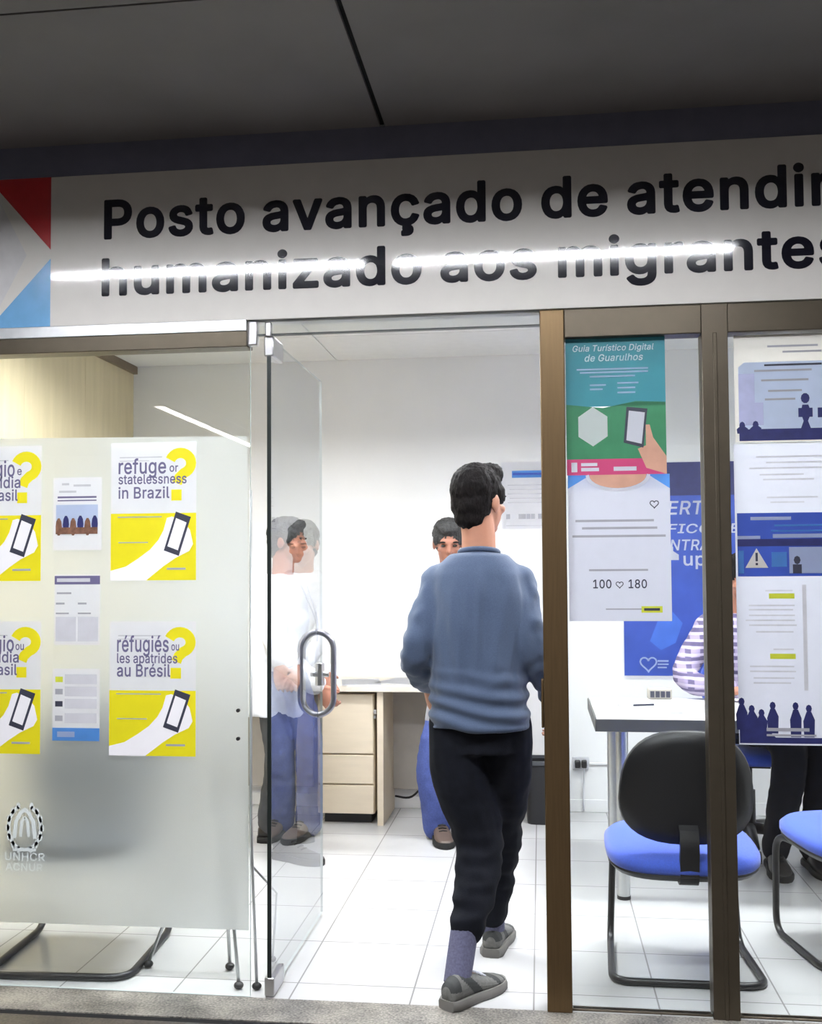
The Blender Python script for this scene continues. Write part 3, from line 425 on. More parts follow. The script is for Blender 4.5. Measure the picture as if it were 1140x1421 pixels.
# corridor
cc = MB().box(-6, 6, -9, .05, 2.80, 2.9, 1)
ys = [0., -.80, -1.335, -1.565, -2.3, -3.1, -3.9, -4.7, -5.5, -6.3, -7.1, -7.9, -9.]
for i in range(len(ys)-1):
    for x0 in (-5.37, -2.93, -.49, 1.95, 4.39):
        if i == 2: continue
        y0, y1 = ys[i+1]+.004, ys[i]-.004
        if i == 0: y1 = -.0
        cc.box(x0+.008, x0+2.432, y0, y1, 2.787, 2.80, 0)
struct(cc.build('ceiling_corridor', [HALLCEIL, GAPM]), 'charcoal corridor ceiling panels with dark joints above the sign', 'ceiling')
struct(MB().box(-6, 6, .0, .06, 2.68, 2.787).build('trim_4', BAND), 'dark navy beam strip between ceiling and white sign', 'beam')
struct(MB().box(-6, 6, -9.1, -9, 0, 2.9).build('wall_corridor', HALLWALL), 'grey corridor wall opposite the office', 'wall')
struct(MB().box(-6.1, -6, -9, 3, 0, 2.9).build('wall_corridor_left', HALLWALL), 'grey wall closing left end of the corridor', 'wall')
struct(MB().box(6, 6.1, -9, 3, 0, 2.9).build('wall_corridor_right', HALLWALL), 'grey wall closing right end of the corridor', 'wall')
struct(MB().box(-6, XL-.1, .0, .1, 0, 2.9).build('wall_front_left', HALLWALL), 'grey wall beside left end of the glass front', 'wall')
struct(MB().box(XR+.1, 6, .0, .1, 0, 2.9).build('wall_front_right', HALLWALL), 'grey wall beside right end of the glass front', 'wall')
struct(MB().box(XL-.1, XR+.1, .015, .06, 2.165, 2.9).build('wall_front', WHITEWALL), 'wall panel behind the sign above the glass front', 'wall')

# aluminium frames and glass
struct(MB().box(XL-.1, -.935, -.022, .05, 2.08, 2.168, 0).box(XL-.1, -.935, -.026, -.022, 2.130, 2.168, 1).build('trim_5', [BRONZED, ALU], bevel=.002), 'dark bronze top rail over the poster window', 'rail')
p1 = MB().box(.006, .082, -.012, .06, .0, 2.165).box(-.002, .006, .0, .045, .86, 1.01)
struct(p1.build('trim_6', BRONZE, bevel=.003), 'bronze post between open doorway and green poster', 'post')
p2 = MB().box(.500, .578, -.012, .06, 0, 2.165).box(.533, .545, -.015, -.012, 0, 2.075)
struct(p2.build('trim_7', BRONZED, bevel=.003), 'dark bronze post in front of the black chair back', 'post')
struct(MB().box(.082, .500, -.012, .06, 2.075, 2.165).box(.578, XR+.1, -.012, .06, 2.075, 2.165).build('trim_8', BRONZED, bevel=.003), 'dark bronze top rail over the two right windows', 'rail')
struct(MB().box(.082, .500, .008, .036, 0, .006).box(.578, XR+.1, .008, .036, 0, .006).build('trim_9', BRONZED, bevel=.002), 'dark bronze bottom rail under the two right windows', 'rail')
wn = empty('window_1', (-1.7, .005, 0)); struct(wn, 'fixed clear glass pane behind the yellow posters', 'window')
MB().slab(XL-.1, -.930, 0, .010, .002, 2.085, 'y').build('glass_pane', [GLASS, LEDGE], wn)
wn = empty('window_2', (.29, .02, 0)); struct(wn, 'narrow glass pane holding green and t-shirt posters', 'window')
MB().slab(.082, .500, .018, .026, .006, 2.076, 'y').build('glass_pane', [GLASS, LEDGE], wn)
wn = empty('window_3', (1.6, .02, 0)); struct(wn, 'right glass pane covered with blue and white posters', 'window')
MB().slab(.578, XR+.1, .018, .026, .006, 2.076, 'y').build('glass_pane', [GLASS, LEDGE], wn)
# glass transom over the doorway
wn = empty('window_4', (-.45, .005, 2.12)); struct(wn, 'low glass transom above the open doorway', 'window')
MB().slab(-.930, .006, .0, .010, 2.122, 2.168, 'y').build('glass_pane', [GLASS, EDGE], wn)
MB().box(-.930, .006, -.002, .012, 2.117, 2.123).build('seal', EDGE, wn)
# door leaf, swung open square to the front
dr = empty('door_1', (-.868, .01, 0)); struct(dr, 'glass door leaf swung inward with oval pull handle', 'door')
MB().slab(-.873, -.863, .006, .80, .012, 2.112, 'x').build('glass_pane', [DOORGLASS, LEDGE], dr)
MB().box(-.8745, -.8615, .002, .006, .012, 2.112).build('edge_seal', EDGE, dr)
for sx in (-1, 1):
    X = -.868
    h = [(X+sx*.003, .72, .792)]+[(X+sx*.066*math.sin(q), .72, .858-.066*math.cos(q)) for q in [PI/2*i/10 for i in range(1, 11)]]
    h += [(X+sx*.066*math.cos(q), .72, 1.047+.066*math.sin(q)) for q in [PI/2*i/10 for i in range(0, 10)]]+[(X+sx*.003, .72, 1.113)]
    MB().tube(h, .0115, 14).build('pull_handle', HANDLE, dr, smooth=True)
MB().box(-.884, -.852, .0, .13, 2.05, 2.116).box(-.878, -.858, -.012, .012, 2.112, 2.16).build('patch_fitting', STEEL, dr, bevel=.004)
MB().box(-.884, -.852, .0, .13, .004, .062).build('patch_fitting', STEEL, dr, bevel=.004)
lk = MB().box(-.882, -.854, .748, .80, .90, .99).tube([(-.905, .772, .945), (-.831, .772, .945)], .012, 12)
lk.build('lock', STEEL, dr, bevel=.003)
t = tag(MB().box(-.965, -.905, -.008, .02, 2.085, 2.165).box(-.955, -.945, -.014, .0, 2.10, 2.15).build('patch_fitting_clamp', STEEL, bevel=.004), 'small steel glass clamp at top corner of the doorway', 'clamp')

# ------------------------------------------------------------------ the sign
sg = MB().box(-3.4, 2.7, -.004, .015, 2.17, 2.68).build('sign_board', SIGNW, bevel=.002)
tag(sg, 'long glossy white sign board with black lettering over the doorway', 'sign')
ys_ = -.0050
MB().flat([(-1.835, 2.679), (-1.615, 2.432), (-1.615, 2.679)], ys_).build('red_triangle', SRED, sg, recalc=False)
MB().flat([(-1.835, 2.171), (-1.615, 2.171), (-1.615, 2.402)], ys_).build('blue_triangle', SBLUE, sg, recalc=False)
MB().flat([(-2.10, 2.171), (-1.835, 2.171), (-1.70, 2.417), (-1.835, 2.679), (-2.10, 2.679)], ys_).build('grey_panel', SGREY, sg, recalc=False)
link('lettering', text_mesh('Posto avançado de atendimento', 'lettering', SIGNT, -1.429, 2.463, 2.245, .132, ys_, ref='Posto avançado de atendi', glyphs=HEAVY), sg)
link('lettering', text_mesh('humanizado aos migrantes', 'lettering', SIGNT, -1.436, 2.272, 2.276, .126, ys_, ref='humanizado aos migrante', glyphs=HEAVY), sg)

# ------------------------------------------------------------------ lamps
def troffer(x0, x1, y0, y1, z, mt, label, group):
    e = empty('ceiling_light', ((x0+x1)/2, (y0+y1)/2, z)); tag(e, label, 'ceiling light', group)
    MB().box(x0-.02, x1+.02, y0-.02, y0, z-.012, z+.02).box(x0-.02, x1+.02, y1, y1+.02, z-.012, z+.02).box(x0-.02, x0, y0, y1, z-.012, z+.02).box(x1, x1+.02, y0, y1, z-.012, z+.02).build('frame', ALU, e)
    MB().box(x0, x1, y0, y1, z-.004, z+.01).build('diffuser', mt, e)
def baffled_light(x0, x1, y0, y1, z, depth, label, mt):
    e = empty('ceiling_light', ((x0+x1)/2, (y0+y1)/2, z)); tag(e, label, 'ceiling light', 'office ceiling lights')
    h = MB()
    h.box(x0-.01, x1+.01, y0-.01, y0, z-depth, z).box(x0-.01, x1+.01, y1, y1+.01, z-depth, z).box(x0-.01, x0, y0, y1, z-depth, z).box(x1, x1+.01, y0, y1, z-depth, z)
    h.build('added_baffle', BAFFLE, e)  # unseen deep sides, added to cut direct light off the upper back wall
    MB().box(x0, x1, y0, y1, z-.02, z-.001).build('diffuser', mt, e)
for x0, x1, y0, y1, lb in ((-1.85, -.65, 0.88, 1.22, 'unseen ceiling light inside with added deep baffle, over the standing person'), (.35, 1.55, 0.88, 1.22, 'unseen ceiling light inside with added deep baffle, over the meeting table'),
                           (-1.85, -.65, .16, .52, 'unseen ceiling light inside with added deep baffle, just behind the poster window'), (.35, 1.55, .16, .52, 'unseen ceiling light inside with added deep baffle, over the front blue chairs')):
    baffled_light(x0, x1, y0, y1, ZC-.0005, .10, lb, LROOM if y0 > .6 else LROOMF)
troffer(-2.33, -.80, -1.475, -1.425, 2.786, LHALL, 'slim corridor lamp facing the sign, left of the pair', 'slim corridor lamps')
troffer(-.66, .87, -1.475, -1.425, 2.786, LHALL, 'slim corridor lamp facing the sign, right of the pair', 'slim corridor lamps')
for x0, lb in ((-3.22, 'long corridor tube lamp running away from the office, leftmost'), (-1.39, 'long corridor tube lamp running away from the office, second from left'),
               (.434, 'long corridor tube lamp running away from the office, third from left'), (2.26, 'long corridor tube lamp running away from the office, rightmost')):
    troffer(x0-.05, x0+.05, -8.4, -5.2, 2.775, LBACK, lb, 'long corridor tube lamps')

# ------------------------------------------------------------------ frosted film and what is stuck on it
fl = MB().add([(-2.35, .0125, .200), (-.938, .0125, .205), (-.943, .0125, 1.792), (-2.35, .0125, 1.81)], [(0, 1, 2, 3)]).build('frosted_film', FILM, recalc=False)
tag(fl, 'large frosted white film covering the poster window', 'window film')
def paper(name, x0, x1, z0, z1, y, mt=PAPER, th=.0012): return MB().frect(x0, x1, z0, z1, y-th).build(name, mt, recalc=False)
YF = -.0008
def refugee_poster(x0, z0, lines, small, label, wd=.29, ht=.452):
    y = YF; p = paper('poster', x0, x0+wd, z0, z0+ht, y)
    tag(p, label, 'poster', 'yellow refugee posters on the film')
    X = lambda u: x0+u*wd
    Zz = lambda v: z0+v*ht
    y -= .0016
    a = MB().frect(X(0), X(1), Zz(0), Zz(.485), y, 0)
    sw = [(0, 0), (.42, 0), (.50, .04), (.62, .10), (.76, .16), (.92, .21), (.965, .26), (.93, .36), (.86, .42), (.72, .46), (.66, .45), (.62, .36), (.56, .29), (.46, .22), (.33, .16), (.18, .10), (0, .07)]
    a.flat([(X(u), Zz(v)) for u, v in sw], y-.0004, 1)
    for v, u0, u1 in ((.27, .09, .44), (.455, .08, .60)): a.frect(X(u0), X(u1), Zz(v), Zz(v+.008), y-.0004, 2)
    a.frect(X(.66), X(.88), Zz(.075), Zz(.09), y-.0004, 2)
    a.build('yellow_panel', [YEL, WHITEI, INKG], p, recalc=False)
    q = MB().flat([(X(.765), Zz(.495)), (X(.625), Zz(.215)), (X(.80), Zz(.175)), (X(.94), Zz(.455))], y-.0008, 0)
    q.flat([(X(.768), Zz(.448)), (X(.668), Zz(.245)), (X(.79), Zz(.215)), (X(.89), Zz(.415))], y-.0012, 1)
    q.build('phone_picture', [INKD, WHITEI], p, recalc=False)
    h = MB()
    h.stroke([(X(u), Zz(v)) for u, v in arc(.815, .845, .125, .075, 160, -70, 16)]+[(X(.80), Zz(.74)), (X(.775), Zz(.70))], .034, y, 0)
    h.frect(X(.71), X(.83), Zz(.575), Zz(.655), y, 0)
    h.build('question_mark', YEL, p, recalc=False)
    ls = []
    for (t_, u, v, width, hh) in lines: ls.append(text_mesh(t_, 'lettering', INKV, X(u), Zz(v), width*wd, hh*ht, y-.0016))
    for q in ls: link('lettering', q, p)
    g = MB().frect(X(.10), X(.60), Zz(.89), Zz(.897), y, 0); g.frect(X(.10), X(.45), Zz(.865), Zz(.87), y, 0); g.build('small_print', INKL, p, recalc=False)
    return p
refugee_poster(-1.400, 1.324, [('refuge', .09, .775, .56, .112), ('or', .69, .785, .10, .045), ('statelessness', .09, .70, .80, .07), ('in Brazil', .09, .595, .60, .085)], 0, 'yellow and white poster with lettering refuge or statelessness in Brazil')
refugee_poster(-1.402, .755, [('réfugiés', .09, .775, .60, .122), ('ou', .72, .785, .09, .045), ('les apatrides', .09, .69, .70, .075), ('au Brésil', .09, .59, .62, .095)], 0, 'yellow and white poster reading réfugiés les apatrides au Brésil', .292, .435)
refugee_poster(-1.934, 1.324, [('refúgio', .12, .775, .56, .122), ('e', .71, .785, .055, .045), ('apatridia', .12, .69, .63, .085), ('no Brasil', .12, .595, .60, .085)], 0, 'yellow poster reading refúgio e apatridia, upper one at the frame edge', .292, .45)
refugee_poster(-1.931, .755, [('refugio', .12, .775, .56, .122), ('ou', .70, .785, .10, .045), ('apatridia', .12, .69, .62, .085), ('en Brasil', .12, .595, .60, .085)], 0, 'yellow poster reading refugio apatridia, lower one at the frame edge', .292, .435)
# narrow sheets between them
y = YF
p = tag(paper('notice', -1.600, -1.432, 1.425, 1.665, y), 'white notice with small photo of people between upper yellow posters', 'notice')
a = MB()
a.frect(-1.590, -1.445, 1.49, 1.575, y-.0016, 0)
for k in range(6):
    cx = -1.58+k*.025; a.flat(arc(cx, 1.49+.012+.008*(k % 2), .011, .03, 0, 360, 10)[:-1], y-.002-.0002*k, 1+k % 2)
a.frect(-1.590, -1.445, 1.478, 1.500, y-.0034, 1)
a.build('photo', [PALEB, BROWNI, NAVY], p, recalc=False)
a = MB()
for z, x0, x1 in ((1.640, -1.57, -1.545), (1.635, -1.53, -1.47), (1.615, -1.58, -1.52)): a.frect(x0, x1, z, z+.007, y-.0016, 0)
a.frect(-1.585, -1.45, 1.597, 1.603, y-.0016, 1); a.frect(-1.585, -1.45, 1.587, 1.591, y-.0016, 1)
a.build('small_print', [INKL, INKV], p, recalc=False)
p = tag(paper('notice', -1.593, -1.436, 1.113, 1.345, y), 'white notice with violet heading bar above two grey boxes', 'notice')
MB().frect(-1.593, -1.436, 1.312, 1.340, y-.0016, 0).frect(-1.585, -1.47, 1.320, 1.332, y-.002, 1).build('heading_bar', [INKV, INKL], p, recalc=False)
a = MB().frect(-1.585, -1.535, 1.280, 1.286, y-.0016, 0)
for x0 in (-1.588, -1.512):
    a.frect(x0, x0+.07, 1.125, 1.205, y-.0016, 1); a.frect(x0, x0+.045, 1.214, 1.219, y-.0016, 0); a.frect(x0, x0+.03, 1.246, 1.252, y-.0016, 0)
a.build('small_print', [INKG, INKL], p, recalc=False)
p = tag(paper('notice', -1.597, -1.435, .80, 1.035, y), 'white notice with stacked grey rows and blue lower edge', 'notice')
MB().frect(-1.597, -1.435, .80, .842, y-.0016, 0).frect(-1.580, -1.52, .812, .830, y-.002, 1).build('blue_bar', [LBLUE, PALEB], p, recalc=False)
a = MB()
for k, z in enumerate((.985, .945, .905, .858)):
    a.frect(-1.555, -1.445, z, z+.032, y-.0016, 0); a.frect(-1.588, -1.562, z+.006, z+.024, y-.0016, (2, 1, 3, 1)[k])
a.build('small_print', [INKL, INKG, LIME, INKD], p, recalc=False)
# agency emblem on the film
WHITEV = mk('pale_grey_green_vinyl', s2l(226, 234, 234), .5, var=.03)
em = MB(); ye = YF-.0008; cx, cz = -1.690, .515
em.stroke(arc(cx, cz, .056, .072, 112, 262), .012, ye); em.stroke(arc(cx, cz, .056, .072, 68, -82), .012, ye)
for k in range(7):
    for sgn in (-1, 1):
        a_ = math.radians(-70+k*23); px_, pz_ = cx+sgn*.060*math.cos(a_), cz+.076*math.sin(a_)
        em.flat(arc(px_, pz_, .007, .012, 0, 360, 8)[:-1], ye)
em.stroke([(cx-.036, cz-.035), (cx-.030, cz+.020), (cx-.014, cz+.048), (cx, cz+.058), (cx+.014, cz+.048), (cx+.030, cz+.020), (cx+.036, cz-.035)], .013, ye-.0003)
em.stroke([(cx-.014, cz-.03), (cx-.010, cz+.020), (cx, cz+.034)], .010, ye-.0003); em.stroke([(cx+.014, cz-.03), (cx+.010, cz+.020), (cx, cz+.034)], .010, ye-.0003)
em.stroke([(cx-.04, cz-.072), (cx+.04, cz-.072)], .010, ye-.0003)
lg = em.build('logo_sticker', WHITEV, recalc=False)
tag(lg, 'faint pale agency emblem sticker low on the frosted film', 'logo')
for q in [text_mesh('UNHCR', 'lettering', WHITEV, -1.758, .408, .138, .026, ye), text_mesh('ACNUR', 'lettering', WHITEV, -1.755, .375, .128, .024, ye)]: link('lettering', q, lg)
for i, (zz, yy) in enumerate(((.905, 0), (.815, 0))):
    b_ = MB().tube([(-.968, -.0005, zz), (-.968, -.010, zz)], .006, 10).build('suction_hook', BLACKP, smooth=True, angle=.6)
    tag(b_, ('upper' if i == 0 else 'lower')+' small black peg on the film edge by the door', 'peg', 'black pegs on the film edge')

# ------------------------------------------------------------------ posters on the middle and right panes
y = .0172
p = tag(paper('poster', .086, .392, 1.636, 2.076, y), 'teal and green tourist guide poster at top of narrow pane', 'poster')
a = MB().frect(.086, .392, 1.86, 2.076, y-.0016, 0).flat([(.086, 1.665), (.392, 1.665), (.392, 1.87), (.30, 1.875), (.20, 1.855), (.086, 1.868)], y-.0020, 1)
a.frect(.086, .392, 1.645, 1.695, y-.0024, 2)
a.frect(.10, .118, 1.655, 1.685, y-.0028, 3); a.frect(.130, .185, 1.657, 1.668, y-.0028, 3); a.frect(.130, .18, 1.673, 1.683, y-.0028, 3); a.frect(.23, .30, 1.657, 1.670, y-.0028, 3)
a.build('picture', [TEAL, GREEN, MAGENTA, PAPERC], p, recalc=False)
MB().flat([(.168+.052*math.sin(math.radians(60*k)), 1.797+.062*math.cos(math.radians(60*k))) for k in range(6)][::-1], y-.0028).build('white_hexagon', PAPER, p, recalc=False)
a = MB().flat([(.272, 1.857), (.262, 1.745), (.322, 1.728), (.336, 1.850)], y-.0032, 0).flat([(.279, 1.845), (.270, 1.752), (.317, 1.740), (.328, 1.838)], y-.0036, 1)
a.flat([(.33, 1.80), (.342, 1.80), (.352, 1.76), (.392, 1.70), (.392, 1.645), (.33, 1.665), (.305, 1.725), (.33, 1.735)], y-.0028, 2)
a.build('hand_and_phone', [INKD, PAPERC, SKINI], p, recalc=False)
ls = [text_mesh('Guia Turístico Digital', 'lettering', PAPER, .108, 2.035, .25, .020, y-.003, .2), text_mesh('de Guarulhos', 'lettering', PAPER, .145, 2.003, .18, .022, y-.003, .2)]
for q in ls: link('lettering', q, p)
a = MB()
for z, x0, x1 in ((1.975, .12, .34), (1.965, .13, .34), (1.952, .16, .30), (1.925, .16, .21), (1.912, .16, .20), (1.93, .245, .31), (1.915, .245, .30), (1.90, .245, .30)): a.frect(x0, x1, z, z+.005, y-.003)
a.build('small_print', PALEB, p, recalc=False)
p = tag(paper('poster', .088, .400, 1.190, 1.645, y-.0036), 'white t-shirt donation poster below the green one', 'poster')
y2 = y-.0036-.0016
a = MB().frect(.088, .400, 1.60, 1.645, y2, 0)
a.flat([(.088, 1.603), (.15, 1.640), (.34, 1.640), (.40, 1.600), (.40, 1.19), (.088, 1.19)], y2-.0004, 1)
a.flat(arc(.242, 1.645, .088, .042, 180, 360, 14), y2-.0008, 2)
a.stroke(arc(.242, 1.645, .094, .048, 180, 360, 14), .010, y2-.0012, 3)
a.build('picture', [LBLUE, PAPERC, SKINI, PAPER], p, recalc=False)
def heart(cx, cz, r):
    return [(cx+r*.062*16*math.sin(t)**3, cz+r*.062*(13*math.cos(t)-5*math.cos(2*t)-2*math.cos(3*t)-math.cos(4*t))) for t in [2*PI*k/24 for k in range(25)]]
MB().stroke(heart(.352, 1.552, .013), .003, y2-.001).build('heart_outline', INKD, p, recalc=False)
MB().stroke(heart(.243, 1.303, .011), .0025, y2-.001).build('heart_outline', INKD, p, recalc=False)
a = MB()
for z, x0, x1 in ((1.498, .11, .35), (1.475, .13, .36), (1.450, .10, .385)): a.frect(x0, x1, z, z+.007, y2-.001, 0)
a.frect(.15, .33, 1.345, 1.351, y2-.001, 0); a.frect(.20, .31, 1.225, 1.229, y2-.001, 0)
a.build('small_print', INKG, p, recalc=False)
ls = [text_mesh('100', 'lettering', INKD, .162, 1.292, .056, .027, y2-.001), text_mesh('180', 'lettering', INKD, .270, 1.292, .056, .027, y2-.001)]
for q in ls: link('lettering', q, p)
MB().frect(.308, .372, 1.216, 1.236, y2-.001, 0).frect(.316, .364, 1.222, 1.230, y2-.0014, 1).build('yellow_tag', [LIME, INKD], p, recalc=False)

def crowd(mb, x0, x1, zb, scale, y, mi, rnd):
    x = x0
    while x < x1:
        h = scale*rnd.uniform(.7, 1.1)
        mb.flat([(x-.014, zb), (x+.016, zb), (x+.018, zb+h*.55), (x+.008, zb+h*.8), (x-.006, zb+h*.8), (x-.016, zb+h*.5)], y, mi)
        mb.flat(arc(x+.001, zb+h*.9, .009, .012, 0, 360, 8)[:-1], y-.0002, mi); x += rnd.uniform(.028, .05); y -= .00005
rnd = random.Random(3)
# upper right poster
XP, XQ = .600, 1.215
p = tag(paper('poster', XP, XQ, 1.738, 2.070, y, PAPERB), 'beige headed poster at top of right pane, standing figures below', 'poster')
a = MB().flat([(XP+.012, 1.742), (XQ, 1.742), (XQ, 1.985), (XP+.03, 1.985), (XP+.012, 1.97)], y-.0016, 0)
a.frect(XP+.012, XP+.06, 1.80, 1.95, y-.0018, 1); a.frect(XP+.03, XP+.085, 1.79, 1.86, y-.0019, 1)
a.frect(XP+.012, XQ, 1.742, 1.778, y-.0022, 2)
crowd(a, XP+.02, XP+.10, 1.765, .035, y-.0024, 2, rnd)
a.flat([(.793, 1.772), (.803, 1.80), (.795, 1.825), (.80, 1.85), (.818, 1.85), (.826, 1.825), (.816, 1.80), (.826, 1.772)], y-.0026, 2)
a.flat(arc(.809, 1.870, .013, .016, 0, 360, 10)[:-1], y-.0027, 2); a.frect(.788, .83, 1.812, 1.84, y-.0028, 2); a.frect(.845, .90, 1.81, 1.84, y-.0028, 2)
a.flat([(.86, 1.77), (.865, 1.86), (.885, 1.86), (.89, 1.77)], y-.0029, 2)
a.build('picture', [PALEB, mk('lilac_ink', s2l(176, 180, 214), .5, var=.1), NAVY], p, recalc=False)
a = MB()
for z, x0, x1, mi in ((2.030, .70, .85, 0), (2.012, .745, .86, 0), (1.972, .69, .86, 1), (1.955, .66, .83, 0), (1.925, .68, .82, 0), (1.892, .70, .80, 0), (1.866, .69, .78, 0)): a.frect(x0, x1, z, z+.006, y-.0024, mi)
a.build('small_print', [INKG, INKD], p, recalc=False)
# lower right poster
p = tag(paper('poster', XP-.006, XQ, .815, 1.732, y, PAPERC), 'tall blue-banded poster with warning triangle on right pane', 'poster')
a = MB().frect(XP, XQ, 1.326, 1.520, y-.0016, 0)
a.frect(.60, .668, 1.440, 1.45, y-.002, 3); a.frect(.64, .76, 1.498, 1.508, y-.002, 3); a.frect(.705, .90, 1.443, 1.455, y-.002, 3); a.frect(.71, .88, 1.478, 1.484, y-.002, 2); a.frect(.70, .9, 1.462, 1.467, y-.002, 2)
a.frect(.60, .90, 1.418, 1.440, y-.002, 1)
a.frect(.602, .618, 1.335, 1.405, y-.002, 2); a.frect(.70, .745, 1.355, 1.40, y-.002, 2)
a.frect(.752, .90, 1.335, 1.415, y-.002, 3)
a.flat(arc(.775, 1.375, .010, .013, 0, 360, 8)[:-1], y-.0024, 4); a.frect(.762, .788, 1.335, 1.362, y-.0024, 4)
a.build('blue_band', [BLUEI, NAVY, LBLUE, PALEB, INKD], p, recalc=False)
MB().flat([(.622, 1.352), (.690, 1.352), (.656, 1.412)], y-.0024, 0).frect(.6525, .6595, 1.372, 1.398, y-.0028, 1).frect(.6525, .6595, 1.360, 1.367, y-.0028, 1).build('warning_triangle', [PAPERB, INKD], p, recalc=False)
a = MB()
for z in (1.258, 1.075): a.frect(.690, .765, z, z+.016, y-.0016, 0)
a.build('lime_highlight', LIME, p, recalc=False)
a = MB()
for z, x0, x1 in ((1.690, .66, .90), (1.672, .69, .90), (1.655, .64, .90), (1.635, .67, .80), (1.62, .68, .83), (1.565, .69, .84), (1.55, .70, .80), (1.28, .68, .76), (1.235, .63, .765), (1.222, .63, .76), (1.205, .63, .765), (1.19, .62, .765), (1.175, .63, .77), (1.155, .65, .76), (1.102, .70, .76), (1.05, .63, .76), (1.035, .63, .765), (1.015, .64, .76), (1.0, .64, .75)): a.frect(x0, x1, z, z+.0045, y-.0016)
a.frect(.788, .80, .98, 1.30, y-.0016)
a.build('small_print', INKL, p, recalc=False)
a = MB().frect(XP-.004, XQ, .82, .838, y-.0016, 0)
a.flat([(XP-.004, .82), (.72, .82), (.68, .86), (.64, .885), (XP-.004, .90)], y-.0018, 0)
crowd(a, .602, .64, .86, .10, y-.002, 0, rnd); crowd(a, .66, .71, .85, .085, y-.0022, 0, rnd); crowd(a, .76, .80, .84, .10, y-.0024, 0, rnd)
a.stroke([(.675, .862), (.80, .862)], .010, y-.0026, 1); a.stroke([(.675, .845), (.82, .845)], .006, y-.0026, 1)
a.build('silhouettes', [NAVY, INKG], p, recalc=False)

# ------------------------------------------------------------------ back wall things
yb = YB-.001
p = tag(paper('poster', .454, 1.125, .738, 1.952, yb, PAPER), 'tall blue poster on back wall behind the meeting table', 'poster')
a = MB().frect(.459, 1.120, .758, 1.947, yb-.0016, 0); a.frect(.459, 1.120, 1.76, 1.947, yb-.0020, 1)
a.flat([(.60, .95), (.66, 1.10), (.72, 1.12), (.78, 1.05), (.74, .94), (.66, .90)], yb-.0020, 2)
a.build('picture', [BLUEI, NAVY, mk('mid_blue_ink', s2l(64, 104, 196), .5, var=.1, scale=10)], p, recalc=False)
ls = [text_mesh('ALERTA', 'lettering', PAPER, .57, 1.655, .40, .075, yb-.0028, .15), text_mesh('TRÁFICO DE', 'lettering', PAPER, .52, 1.550, .58, .066, yb-.0028, .15),
      text_mesh('CONTRA', 'lettering', PAPER, .60, 1.455, .33, .06, yb-.0028, .15), text_mesh('up', 'lettering', PAPER, .79, 1.37, .12, .055, yb-.0028)]
for q in ls: link('lettering', q, p)
MB().flat([(.69, 1.40), (.765, 1.40), (.765, 1.43), (.735, 1.45), (.735, 1.475), (.70, 1.475)], yb-.0026).build('white_shape', PAPER, p, recalc=False)
a = MB(); a.stroke(heart(.590, .825, .045), .009, yb-.0026); a.frect(.64, .70, .835, .845, yb-.0026); a.frect(.64, .70, .818, .826, yb-.0026); a.frect(.64, .69, .80, .808, yb-.0026)
a.build('heart_logo', PALEB, p, recalc=False)
p = tag(paper('notice', -.215, .10, 1.585, 1.965, yb), 'white sheet with blue heading on back wall beside the walking man', 'notice')
MB().frect(-.155, .06, 1.875, 1.915, yb-.0016, 0).frect(-.15, .05, 1.89, 1.902, yb-.002, 1).build('blue_heading', [LBLUE, BLUEI], p, recalc=False)
a = MB()
for k in range(5): a.frect(-.18+.01*(k % 2), .07, 1.83-.025*k, 1.836-.025*k, yb-.0016, 0)
for x0 in (-.19, -.12, -.10, -.075, -.05, -.01): a.frect(x0, x0+.022, 1.640, 1.668, yb-.0016, 1)
a.frect(-.19, .08, 1.60, 1.604, yb-.0016, 0)
a.build('small_print', [INKL, INKG], p, recalc=False)
e = empty('wall_outlet', (.21, YB, .24)); tag(e, 'black power outlet on the wall left of the meeting table', 'outlet')
MB().box(.165, .255, YB-.012, YB-.0005, .235, .305).build('plate', PAPER, e, bevel=.003)
MB().box(.178, .207, YB-.05, YB-.012, .25, .29).box(.215, .243, YB-.05, YB-.012, .25, .29).build('plug', BLACKP, e, bevel=.005)
c = MB().tube(spline([(.225, YB-.045, .255), (.228, YB-.03, .20), (.222, YB-.02, .10), (.225, YB-.03, .012)]), .004, 8)
c.build('cable', INKL, e, smooth=True)
tag(MB().box(.26, .75, YB-.012, YB-.0005, .262, .274).build('cable_duct', WHITEWALL, bevel=.002), 'thin white cable duct running right from the outlet', 'cable duct')

# ------------------------------------------------------------------ furniture
def cable(name, pts, r, mt, label): return tag(MB().tube(spline(pts), r, 8).build(name, mt, smooth=True), label, 'cable')
d = empty('desk', (-1.1, 2.42, 0)); tag(d, 'long pale desk with drawers along the back wall', 'desk')
MB().box(-2.30, -.31, 2.20, 2.645, .708, .742).build('desk_top', DESKTOP, d, bevel=.004)
MB().box(-.872, -.838, 2.23, 2.645, .0, .708).build('side_panel', DESKW, d, bevel=.002)
MB().box(-2.28, -2.24, 2.23, 2.645, .0, .708).build('side_panel', DESKW, d, bevel=.002)
MB().box(-.345, -.31, 2.23, 2.645, .0, .708).build('side_panel', DESKW, d, bevel=.002)
MB().box(-.838, -.345, 2.60, 2.62, .12, .708).box(-2.24, -1.30, 2.60, 2.62, .12, .708).build('modesty_panel', DESKGREY, d)
c = empty('drawer_unit', (-1.04, 2.45, 0)); tag(c, 'cream three-drawer unit under the long desk', 'drawer unit')
MB().box(-1.195, -.892, 2.265, 2.63, .055, .69).build('carcass', DESKW, c, bevel=.002)
MB().box(-1.17, -.915, 2.30, 2.61, .0, .055).build('plinth', BLACKP, c)
for z0, z1 in ((.375, .69), (.215, .367), (.057, .207)):
    MB().box(-1.197, -.895, 2.247, 2.265, z0, z1).build('drawer', DESKW, c, bevel=.003)
